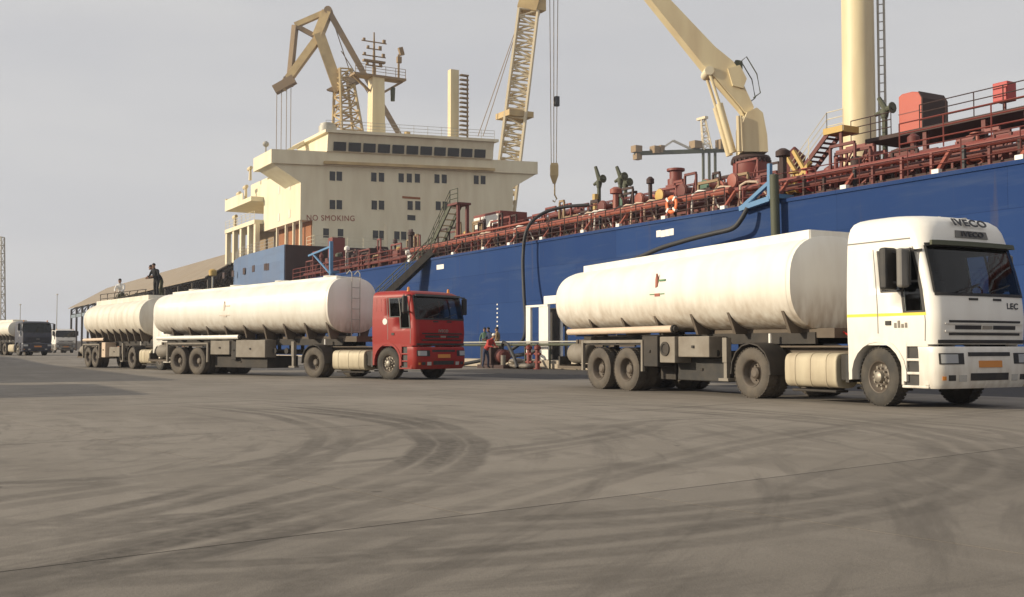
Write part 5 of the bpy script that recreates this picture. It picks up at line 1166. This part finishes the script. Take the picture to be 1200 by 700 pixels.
m = MB(); m.beam(D1(385, 13), D1(424, 82), 1.0); m.beam(D1(424, 82), D1(468, 158), .9); K1(m, 'back_stay', 'old_crane_dark')
m = MB(); m.cyl(D1(385, 13, -.8), D1(385, 13, .8), .7, None, 10); K1(m, 'apex_sheave', 'old_crane_dark')
m = MB(); lattice(m, D1(408, 165), D1(402, 82), 4.2, 2.2, 8, .28, .14); K1(m, 'tower_frame')
m = MB(); m.bb(pc.x - 4.5, pc.x + 4.5, pc.y - 4, pc.y + 4, 26, 38.5); K1(m, 'machine_house')
m = MB(); m.beam(D1(406, 97), D1(418, 92), 2.0, 1.6); K1(m, 'counterweight', 'old_crane_dark')
m = MB(); m.add([D1(383, 106, -.6), D1(398, 98, -.6), D1(399, 110, -.6), D1(383, 106, .6), D1(398, 98, .6), D1(399, 110, .6)], [(0, 1, 2), (3, 5, 4), (0, 3, 4, 1), (1, 4, 5, 2), (2, 5, 3, 0)]); K1(m, 'walkway_bracket', 'old_crane_dark')
for dx in (-1, 1):
    for dy in (-1, 1): K1(MB().beam((pc.x + dx * 6.5, pc.y + dy * 6, .34), (pc.x + dx * 3.4, pc.y + dy * 3.2, 26), 1.2), 'portal_leg')
for px_ in (324.5, 330, 336, 341):
    a = D1(px_, 103); K1(MB().cyl(a, (a.x, a.y, 12), .06, None, 4), 'hoist_rope', 'old_crane_dark')
K1(MB().cyl(D1(400, 60), D1(438, 120), .08, None, 4).cyl(D1(392, 30), D1(412, 90), .08, None, 4), 'luffing_rope', 'old_crane_dark')
# lattice-boom crane on the far quay
Z2 = 130
def D2(x, y, off=0): return dep(x, y, Z2) + F0 * off
lc = D2(588, 300); LC = thing('lattice_crane', 'cream lattice-boom crane with yellow head, standing beyond the ship', 'crane', (lc.x, lc.y, .3), 0, None, True)
m = MB(); lattice(m, D2(588, 265), D2(619, 14), 2.6, 2.3, 26, .22, .12, F0); m.build('boom', MT['lattice_cream'], LC)
m = MB(); m.beam(D2(619, 14), D2(626, -12), 2.6, 2.4); m.box(D2(632, 4), (1.2, 1.2, 2.0)); m.build('boom_head', MT['old_crane'], LC)
m = MB(); m.box(D2(603, 136), (3.4, 3.4, .7)); m.build('boom_collar', MT['old_crane'], LC)
m = MB()
for a, b_ in (((644, -30), (646, 196)), ((649, -30), (649, 196)), ((654, -30), (652, 196)), ((615, 5), (560, 160)), ((612, 15), (566, 160))): m.cyl(D2(*a), D2(*b_), .045, None, 4)
m.build('rope', MT['old_crane_dark'], LC)
m = MB(); lattice(m, D2(622, -12), D2(655, -40), 2.4, 1.2, 4, .18, .09, F0); m.build('boom_tip', MT['lattice_cream'], LC)
m = MB(); p = D2(649.5, 203); m.rings([[p + RT * (a * f) + F0 * (b_ * f) + Vector((0, 0, z)) for a, b_ in ((-.5, -.4), (.5, -.4), (.5, .4), (-.5, .4))] for f, z in ((.8, 1.2), (1.0, .9), (1.0, -.3), (.35, -1.3))], True); m.build('hook_block', MT['old_crane'], LC)
q = D2(650, 214); m = MB().cyl(q + Vector((0, 0, .3)), q - Vector((0, 0, 1.6)), .09, None, 6); m.tube([q - Vector((0, 0, 1.5)), q - Vector((0, 0, 2.0)) + RT * .25, q - Vector((0, 0, 2.4)), q - Vector((0, 0, 2.2)) - RT * .25], .1, 6); m.build('hook', MT['old_crane'], LC)
m = MB(); m.box(D2(652.5, 119), (.5, .5, 1.2)); m.build('rope_weight', MT['hose_black'], LC)
m = MB(); m.bb(lc.x - 4, lc.x + 4, lc.y - 3, lc.y + 3, 2, 6); m.bb(lc.x - 1.5, lc.x + 1.5, lc.y - 1.5, lc.y + 1.5, 6, 17); m.build('machine_house', MT['gear_yellow'], LC)
m = MB(); m.bb(lc.x - 5, lc.x + 5, lc.y - 3.4, lc.y - 2, .3, 2); m.bb(lc.x - 5, lc.x + 5, lc.y + 2, lc.y + 3.4, .3, 2); m.build('crawler', MT['chassis_dark'], LC)
# far ship-to-shore crane with level boom
Z3 = 260
def D3(x, y, off=0): return dep(x, y, Z3) + F0 * off
fc = D3(830, 300); FC = thing('gantry_crane', 'far grey gantry crane with a level boom above the ship deck', 'crane', (fc.x, fc.y, .3), 0, None, True)
m = MB(); m.beam(D3(743, 180), D3(858, 176), 1.0, .9); m.build('boom', MT['olive'], FC)
for a_, d_ in (((746, 175), (2, 2, 1.6)), ((747, 184), (1.6, 1.6, 1.4)), ((768, 176), (2, 2, 1.8)), ((775, 175), (1.2, 1.2, 1.8)), ((815, 170), (2.2, 2.2, 1.8)), ((845, 170), (2, 2, 2.4))): MB().box(D3(*a_), d_).build('machinery_box', MT['old_crane_dark'], FC)
m = MB()
for px_ in (824, 831, 838): b0 = D3(px_, 178); m.cyl((b0.x, b0.y, .3), b0, .35, None, 6)
m.build('leg', MT['olive'], FC)
m = MB(); lattice(m, D3(829, 176), D3(824, 140), 2.0, 1.0, 5, .15, .08, F0); m.box(D3(823, 139), (3.2, 1, .6)); m.build('mast', MT['lattice_cream'], FC)
m = MB(); m.beam(D3(789, 165), D3(812, 176), .5).beam(D3(789, 165), D3(770, 178), .4); m.build('tie', MT['galv'], FC)
# lattice tower at the end of the quay
tp = dep(-2.5, 375, 150); LT = thing('lattice_tower', 'slim grey lattice tower standing far off behind the distant tanker', 'tower', (tp.x, tp.y, .36), 0, None, True)
m = MB(); lattice(m, (tp.x, tp.y, .36), (tp.x, tp.y, 16.6), 1.6, .9, 14, .10, .05, F0); m.build('mast', MT['galv'], LT)
m = MB(); m.box((tp.x, tp.y, 2.0), (2.2, 2.2, 3.3)); m.build('base_cabin', MT['old_crane'], LT)

# ================================================================== open shed behind the stern
sx0, sx1 = -258.0, -134.0; SH = thing('open_shed', 'long open-sided shed with tan roof and dark trusses behind the ship stern', 'shed', (-196, 42, .34), 0, None, True)
ey, ez, ry, rz_, fy = 33.4, 9.9, 41.0, 14.5, 48.6
m = MB()
for i in range(31):
    x0 = sx0 + (sx1 - sx0) * i / 31; x1 = sx0 + (sx1 - sx0) * (i + 1) / 31 - .08
    q = MB()
    q.add([(x0, ey - .6, ez - .2), (x1, ey - .6, ez - .2), (x1, ry, rz_), (x0, ry, rz_), (x0, ey - .6, ez - .05), (x1, ey - .6, ez - .05), (x1, ry, rz_ + .15), (x0, ry, rz_ + .15)], [(0, 3, 2, 1), (4, 5, 6, 7), (0, 1, 5, 4), (1, 2, 6, 5), (2, 3, 7, 6), (3, 0, 4, 7)])
    q.build('roof_panel', MT['roof_tan'], SH)
q = MB(); q.add([(sx0, ry, rz_ - .02), (sx1, ry, rz_ - .02), (sx1, fy + .6, ez - .2), (sx0, fy + .6, ez - .2)], [(0, 1, 2, 3)]); q.build('far_roof', MT['roof_tan'], SH)
for i in range(16):
    x = sx0 + .4 + (sx1 - sx0 - .8) * i / 15; q = MB()
    q.beam((x, ey, ez - .45), (x, ry, rz_ - .45), .22, .3); q.beam((x, ry, rz_ - .45), (x, fy, ez - .45), .22, .3); q.beam((x, ey, ez - 1.4), (x, fy, ez - 1.4), .2, .25)
    for k in range(6):
        f = k / 6; y0 = ey + (ry - ey) * f; z0 = ez - .45 + (rz_ - ez) * f; y1 = ey + (ry - ey) * (f + 1 / 6); q.beam((x, y0, ez - 1.4), (x, y1, z0 + (rz_ - ez) / 6), .1, .1); q.beam((x, 2 * ry - y0, ez - 1.4), (x, 2 * ry - y1, z0 + (rz_ - ez) / 6), .1, .1)
    q.build('truss', MT['shed_dark'], SH)
    for y in (ey, fy): MB().bb(x - .2, x + .2, y - .2, y + .2, .34, ez - .4).build('column', MT['shed_dark'], SH)
for k in range(5):
    y = ey + (ry - ey) * k / 4; z = ez - .28 + (rz_ - ez) * k / 4; MB().beam((sx0, y, z), (sx1, y, z), .12, .16).build('purlin', MT['shed_dark'], SH)
MB().bb(sx0, sx1, ey - .1, ey + .1, 7.6, 8.3).build('crane_rail_beam', MT['shed_blue'], SH)
MB().bb(sx0, sx1, fy - .1, fy + .1, .34, 9.3).build('rear_wall', MT['shed_dark'], SH)
rg = random.Random(3)
for i in range(11):
    x = sx1 - 6 - i * 10.5; w_ = rg.uniform(5, 8.5); h_ = rg.uniform(4.5, 7.2); z = .34; o = thing('cargo_stack', 'rust-brown cargo piled in layers under the open shed roof', 'cargo', (x, 40, .34), 0, 'cargo stacks under the shed')
    for l in range(3): MB().bb(-w_ / 2 + rg.uniform(0, .4), w_ / 2 - rg.uniform(0, .4), -3.4, 3.4, l * h_ / 3, (l + 1) * h_ / 3 - .06).build('bale', MT[rg.choice(['cargo_rust', 'cargo_rust', 'roof_tan'])], o, None, .1)
fl = thing('flood_lamp', 'small lit-looking yellow lamp on a post at the shed end', 'lamp', (onY(252, 321, 32.6).x - .3, 32.4, .34)); fl['label'] = 'pale yellow lamp head on a thin post at the shed corner'
p = onY(252, 321, 32.4); MB().cyl((0, 0, 0), (0, 0, p.z - .6), .1, None, 8).build('post', MT['galv'], fl); MB().lathe([(0, .1), (.1, .45), (.7, .5), (.9, .2)], (0, 0, p.z - .6), (0, 0, 1), 12).build('lamp_head', MT['gear_yellow'], fl, 40)
# two unseen stores added outside the view to the left to shade the paving
LW = thing('shade_block', 'added low pale store block out of view, shading the paved apron', 'building', (-74, -12, 0), 0, None)
MB().bb(-26, 32, -6, 5.2, 0, 5.1).build('wall', MT['concrete'], LW); MB().bb(-26.4, 32.4, -6.4, 5.6, 5.1, 5.35).build('roof', MT['roof_tan'], LW)
for i in range(7): MB().bb(-22 + i * 8, -18.5 + i * 8, 5.19, 5.24, 0.02, 3.6).build('door', MT['shed_blue'], LW)
LW2 = thing('shade_block', 'added short pale block with a flat roof, out of view, shading the paving', 'building', (-33, -7.5, 0), 0, None)
MB().bb(-4, 3.5, -3, 2.5, 0, 3.4).build('wall', MT['concrete'], LW2); MB().bb(-4.3, 3.8, -3.3, 2.8, 3.4, 3.6).build('roof', MT['roof_tan'], LW2); MB().bb(-1, .2, 2.49, 2.54, .02, 2.1).build('door', MT['shed_blue'], LW2)
# distant land strip, lamp posts
for i, (px_, h_) in enumerate(((66, 11.0), (23, 9.0))):
    p = dep(px_, 400, 210); o = thing('lamp_post', 'thin distant lamp post ' + ('above the pale lorry' if i == 0 else 'behind the black-cabbed tanker'), 'lamp post', (p.x, p.y, .36))
    MB().cyl((0, 0, 0), (0, 0, h_), .10, .06, 6).build('pole', MT['galv'], o); MB().bb(-.9, .9, -.1, .1, h_, h_ + .2).build('lamp_arm', MT['galv'], o)
p = dep(30, 404, 330); o = thing('harbour_wall', 'low brown harbour wall along the far horizon', 'wall', (p.x, p.y, .3)); MB().box((0, 0, 1.2), (3, 320, 2.4)).build('wall_face', MT['roof_tan'], o)
MB().box((1.6, 0, 2.6), (.4, 320, .3)).build('wall_coping', MT['concrete'], o)

# ================================================================== quay-side gear
YQ = 27.6
def QX(px_, py_, Y=YQ): return onY(px_, py_, Y)
a, b_ = QX(610, 430), QX(652, 430)
pb_ = thing('control_booth', 'white frame booth with open doorway beside the hanging black hose', 'booth', (onY(633, 430, 29.0).x, 29.0, .42))
s = 1 / 12.2
def lx(px_): return (px_ - 632) * s * .98
m = MB(); 
for x in (lx(624), lx(646)): m.bb(x - .22, x + .22, -.35, -.22, 0, 2.75); m.bb(x - .08, x + .08, .5, .65, 0, 2.75)
m.bb(lx(621.5), lx(648.5), -.37, -.21, 2.75, 2.86); m.build('frame', MT['white_gear'], pb_)
MB().bb(lx(637), lx(645), -.33, -.24, .0, 2.75).build('door_panel', MT['white_gear'], pb_, None, .02)
MB().bb(lx(618), lx(644), .9, 1.2, 2.95, 3.4).build('header_box', MT['white_gear'], pb_, None, .03); MB().bb(lx(618), lx(620), 1.0, 1.1, 0, 2.95).bb(lx(642), lx(644), 1.0, 1.1, 0, 2.95).build('header_post', MT['box_grey'], pb_)
MB().bb(lx(624), lx(647), .35, .42, 0, 2.7).build('back_panel', MT['chassis_dark'], pb_)
MB().bb(lx(621), lx(649), -.4, 1.2, -.0, .04).build('floor', MT['box_grey'], pb_)
# pipe barrier in front of the kerb
pa = thing('pipe_barrier', 'grey-green pipe barrier running along the kerb between the two tankers', 'barrier', (QX(600, 430, 28.2).x, 28.2, 0))
MB().cyl((-9, 0, 1.22), (9, 0, 1.22), .075, None, 10).build('rail', MT['olive'], pa, 40); MB().cyl((-9, 0, 1.36), (9, 0, 1.36), .04, None, 8).build('rail', MT['galv'], pa, 40)
for x in lin(-8.5, 8.5, 8): MB().cyl((x, .1, 0), (x, .1, 1.4), .05, None, 8).build('post', MT['olive'], pa, 40)
# hydrants
for i, px_ in enumerate((620, 630)):
    p = QX(px_, 430, 27.3); o = thing('hydrant', ('red hydrant nearer the grey sacks, in front of the white booth', 'red hydrant in front of the white door panel of the booth')[i], 'hydrant', (p.x, 27.3, 0), 0, 'red hydrants by the booth')
    MB().lathe([(0, .2), (.06, .2), (.06, .12), (.95, .11), (1.0, .17), (1.12, .17), (1.2, .06)], (0, 0, 0), (0, 0, 1), 14).build('barrel', MT['pipe_red'], o, 40)
    MB().cyl((-.26, 0, .75), (.26, 0, .75), .07, None, 10).cyl((-.28, 0, .35), (.28, 0, .35), .06, None, 10).build('outlet', MT['pipe_red'], o, 40)
    MB().lathe([(0, .15), (.03, .15)], (0, 0, 1.24), (0, 0, 1), 12).cyl((0, 0, 1.15), (0, 0, 1.26), .02, None, 6).build('handwheel', MT['chassis_dark'], o, 40)
# pump skid
p = QX(582, 430, 27.0); o = thing('pump_unit', 'dark red pump unit on a skid behind the pipe barrier', 'pump', (p.x, 27.0, 0))
MB().bb(-1.3, 1.5, -.45, .45, 0, .18).build('skid', MT['dark_brown'], o); MB().bb(-1.0, .1, -.4, .4, .18, 1.15).build('engine_cover', MT['dark_brown'], o, None, .05); MB().lathe([(-.3, .2), (-.25, .36), (.2, .36), (.3, .25)], (.65, 0, .62), (1, 0, 0), 18).build('pump_casing', MT['deck_red'], o, 40)
MB().tube([(.65, 0, .9), (.65, 0, 1.2), (.9, -.1, 1.35), (1.4, -.1, 1.2), (2.0, -.1, .6), (2.3, -.1, .08)], .09, 10).build('outlet_hose', MT['hose_black'], o, 40); MB().lathe([(0, .13), (.5, .13)], (1.15, -.25, .18), (0, 0, 1), 12).build('drum', MT['box_grey'], o, 40)
MB().cyl((-.8, .2, 1.15), (-.8, .2, 1.7), .04, None, 8).build('exhaust_stack', MT['chassis_dark'], o)
# pile of sacks
for i, (dx, dz) in enumerate(((0, 0), (.7, 0), (.35, .26), (1.35, 0))):
    p = QX(601, 430, 27.2); m = MB(); m.rings([[Vector((x, .30 * f * math.cos(t), .14 + .13 * f * math.sin(t))) for t in lin(0, 2 * math.pi * 11 / 12, 12)] for x, f in ((-.42, .25), (-.36, .8), (-.2, 1), (.2, 1), (.36, .8), (.42, .25))], True)
    o = m.build('sack', MT['box_grey'], None, 50, 0, (p.x + dx, 27.2, dz)); tag(o, 'grey filled sack lying on top of two others by the kerb' if i == 2 else 'grey filled sack lying on the ground by the kerb next to the red hydrants', 'sack', 'grey sacks by the hydrants')

# ================================================================== people
def person(label, loc, rz, top, legs, pose='stand', scale=1.0, hat=None, hold=None):
    J = {}
    if pose in ('stand', 'work', 'lean'):
        ln = {'stand': .0, 'work': .12, 'lean': .32}[pose]
        J['pel'] = (0, 0, .95); J['wst'] = (ln * .3, 0, 1.10); J['chs'] = (ln, 0, 1.33); J['nck'] = (ln * 1.35 + .01, 0, 1.50); J['hd'] = (ln * 1.6 + .03, 0, 1.60)
        for s, n in ((-1, 'r'), (1, 'l')):
            J['hip' + n] = (0, .10 * s, .90); J['kn' + n] = (.04 + .05 * s, .12 * s, .50); J['an' + n] = (-.02 + .08 * s, .13 * s, .09); J['to' + n] = (.13 + .08 * s, .15 * s, .045)
            J['sh' + n] = (ln * 1.1, .19 * s, 1.42)
            if pose == 'stand': J['el' + n] = (ln - .02, .27 * s, 1.15); J['wr' + n] = (ln + .12, .26 * s, .92)
            else: J['el' + n] = (ln + .10, .28 * s, 1.14); J['wr' + n] = (ln + .36, .16 * s, 1.10)
    else:   # kneel
        J['pel'] = (-.10, 0, .48); J['wst'] = (-.05, 0, .63); J['chs'] = (.06, 0, .86); J['nck'] = (.11, 0, 1.03); J['hd'] = (.15, 0, 1.13)
        for s, n in ((-1, 'r'), (1, 'l')):
            J['hip' + n] = (-.08, .10 * s, .44); up_ = s > 0
            J['kn' + n] = (.32, .13 * s, .48) if up_ else (.18, .13 * s, .07); J['an' + n] = (.26, .13 * s, .08) if up_ else (-.26, .13 * s, .07); J['to' + n] = (.42, .14 * s, .045) if up_ else (-.36, .13 * s, .04)
            J['sh' + n] = (.08, .19 * s, .95); J['el' + n] = (.22, .25 * s, .72); J['wr' + n] = (.44, .15 * s, .60)
    rad = dict(pel=.15, wst=.135, chs=.16, nck=.06, hd=.075, hip=.095, kn=.065, an=.05, to=.042, sh=.075, el=.05, wr=.035)
    names = list(J); ed = [('pel', 'wst'), ('wst', 'chs'), ('chs', 'nck'), ('nck', 'hd')]
    for n in 'rl': ed += [('pel', 'hip' + n), ('hip' + n, 'kn' + n), ('kn' + n, 'an' + n), ('an' + n, 'to' + n), ('chs', 'sh' + n), ('sh' + n, 'el' + n), ('el' + n, 'wr' + n)]
    me = bpy.data.meshes.new('body'); me.from_pydata([J[n] for n in names], [(names.index(a), names.index(b)) for a, b in ed], [])
    o = bpy.data.objects.new('body', me); COL.objects.link(o); sk = o.modifiers.new('s', 'SKIN'); o.modifiers.new('u', 'SUBSURF').levels = 2
    for i, n in enumerate(names):
        r = rad.get(n, rad.get(n[:-1], .06)); me.skin_vertices[0].data[i].radius = (r * (.8 if n in ('wst', 'chs', 'pel') else 1), r * (1.1 if n in ('chs', 'pel', 'wst') else 1)); me.skin_vertices[0].data[i].use_root = (n == 'pel')
    dg = bpy.context.evaluated_depsgraph_get(); nm = bpy.data.meshes.new_from_object(o.evaluated_get(dg)); bpy.data.objects.remove(o); bpy.data.meshes.remove(me)
    # head, ears, nose, hands with fingers joined to the body mesh
    B = MB(); B.v = [v.co.copy() for v in nm.vertices]; B.f = [tuple(p.vertices) for p in nm.polygons]; neckz = J['nck'][2] + .02
    leg = [J['kn' + n] for n in 'rl'] + [J['an' + n] for n in 'rl']; B.mi = []
    segs = lambda c, a, b: (c - Vector(J[a]) - (Vector(J[b]) - Vector(J[a])) * min(1, max(0, (c - Vector(J[a])).dot(Vector(J[b]) - Vector(J[a])) / (Vector(J[b]) - Vector(J[a])).length_squared))).length
    for f in B.f:
        c = sum((B.v[i] for i in f), Vector()) / len(f)
        best = min(((segs(c, a, b) - .3 * rad.get(a, rad.get(a[:-1], .06)), a, b) for a, b in ed))
        k = 0
        if best[1][:3] in ('hip', 'pel') and best[2] != 'wst': k = 1
        elif best[1][:2] == 'kn': k = 1
        elif best[1][:2] == 'an': k = 3
        elif best[1] == 'nck': k = 2
        B.mi.append(k)
    hd = Vector(J['hd']) + Vector((.02, 0, .06)); rr = []
    for z, rx_, ry_, ox in ((-.125, .03, .03, .05), (-.11, .055, .045, .035), (-.07, .075, .06, .015), (-.01, .092, .072, 0), (.04, .097, .077, -.005), (.085, .085, .068, -.01), (.115, .05, .045, -.01), (.125, .015, .015, -.01)):
        rr.append([hd + Vector((ox + rx_ * math.cos(t), ry_ * math.sin(t), z)) for t in lin(0, 2 * math.pi * 15 / 16, 16)])
    B.rings(rr, True, 2); B.add([hd + Vector(v) for v in ((.085, -.015, -.045), (.085, .015, -.045), (.12, 0, -.04), (.09, 0, .01))], [(0, 1, 2), (0, 2, 3), (1, 3, 2)], 2)
    for s in (-1, 1):
        B.box(hd + Vector((-.005, .076 * s, -.01)), (.04, .018, .06), None, 2); B.box(hd + Vector((.088, .03 * s, .012)), (.012, .022, .010), None, 4)
    B.box(hd + Vector((.082, 0, -.075)), (.012, .045, .010), None, 4)
    for s, n in ((-1, 'r'), (1, 'l')):
        wv = Vector(J['wr' + n]); dv = (wv - Vector(J['el' + n])).normalized(); q = dv.to_track_quat('X', 'Z').to_matrix()
        B.box(wv + dv * .06, (.10, .028, .075), q, 2)
        for k in range(4):
            b0 = wv + dv * .105 + q @ Vector((0, 0, -.03 + .02 * k)); l = (.06, .07, .075, .06)[k]; B.tube([b0, b0 + dv * l * .5, b0 + dv * l * .85 + q @ Vector((0, -.03 * s, 0))], [.0095, .009, .007], 5, 2)
        b0 = wv + dv * .04 + q @ Vector((0, 0, .035)); B.tube([b0, b0 + dv * .03 + q @ Vector((0, 0, .025)), b0 + dv * .06 + q @ Vector((0, 0, .03))], [.012, .011, .008], 5, 2)
    B.v = [v * scale for v in B.v]
    T = thing('person', label, 'person', loc, rz)
    B.build('body', [MT[top], MT[legs], MT['skin'], MT['hair'], MT['hair']], T, 60)
    hh = MB(); hc = hd * scale
    hh.rings([[hc + Vector((-.012 + a * math.cos(t), b * math.sin(t), z)) * 1 for t in lin(0, 2 * math.pi * 15 / 16, 16)] for z, a, b in ((.03, .102, .084), (.075, .10, .08), (.115, .07, .06), (.14, .02, .02))], True); hh.build('cap' if hat else 'hair', MT[hat or 'hair'], T, 50)
    return T
# men on top of the weathered tank
def on3(x, y, z): 
    h = R(H3); return Vector((o3.x + x * math.cos(h) - y * math.sin(h), o3.y + x * math.sin(h) + y * math.cos(h), z))
person('person in black standing on top of the weathered cream tank', on3(-3.55, .0, 3.56), R(-50), 'cloth_black', 'cloth_black', 'work', 1.0)
person('stooping person in dark clothes beside the standing one on the tank', on3(-4.0, .45, 3.56), R(-95), 'cloth_black', 'cloth_olive', 'lean', .98)
person('person in a white shirt kneeling on the rear of the weathered tank', on3(-8.6, .0, 3.50), R(-30), 'cloth_white', 'cloth_olive', 'kneel', 1.0)
# men at the pump
for lab, px_, Y, rz, tp_, lg_, ps, ht in (('person in a red jacket and white helmet bending at the barrier', 569, 26.2, 20, 'cloth_red', 'cloth_navy', 'lean', 'white_gear'), ('person in dark green standing by the pump unit', 568, 28.85, -40, 'gear_green', 'cloth_black', 'stand', None), ('person in navy overalls working at the pump unit', 576, 28.95, -80, 'cloth_navy', 'cloth_navy', 'work', None), ('person in a tan vest standing at the end of the pump unit', 583, 28.9, -140, 'cloth_tan', 'cloth_black', 'stand', None)):
    p = QX(px_, 430, Y); person(lab, (p.x, Y, .42 if Y > 28.5 else 0), R(rz), tp_, lg_, ps, 1.0, ht)

# ================================================================== thin harbour haze
hz = bpy.data.materials.new('haze'); hz.use_nodes = True; N = hz.node_tree.nodes
N.remove(N['Principled BSDF']); pv_ = N.new('ShaderNodeVolumePrincipled'); pv_.inputs['Color'].default_value = (.80, .86, 1.0, 1); pv_.inputs['Density'].default_value = .0004; pv_.inputs['Anisotropy'].default_value = .2
hz.node_tree.links.new(pv_.outputs[0], N['Material Output'].inputs['Volume'])
ho = MB().bb(-3600, 1000, -2700, 800, -7, 95).build('haze', hz); ho['kind'] = 'stuff'
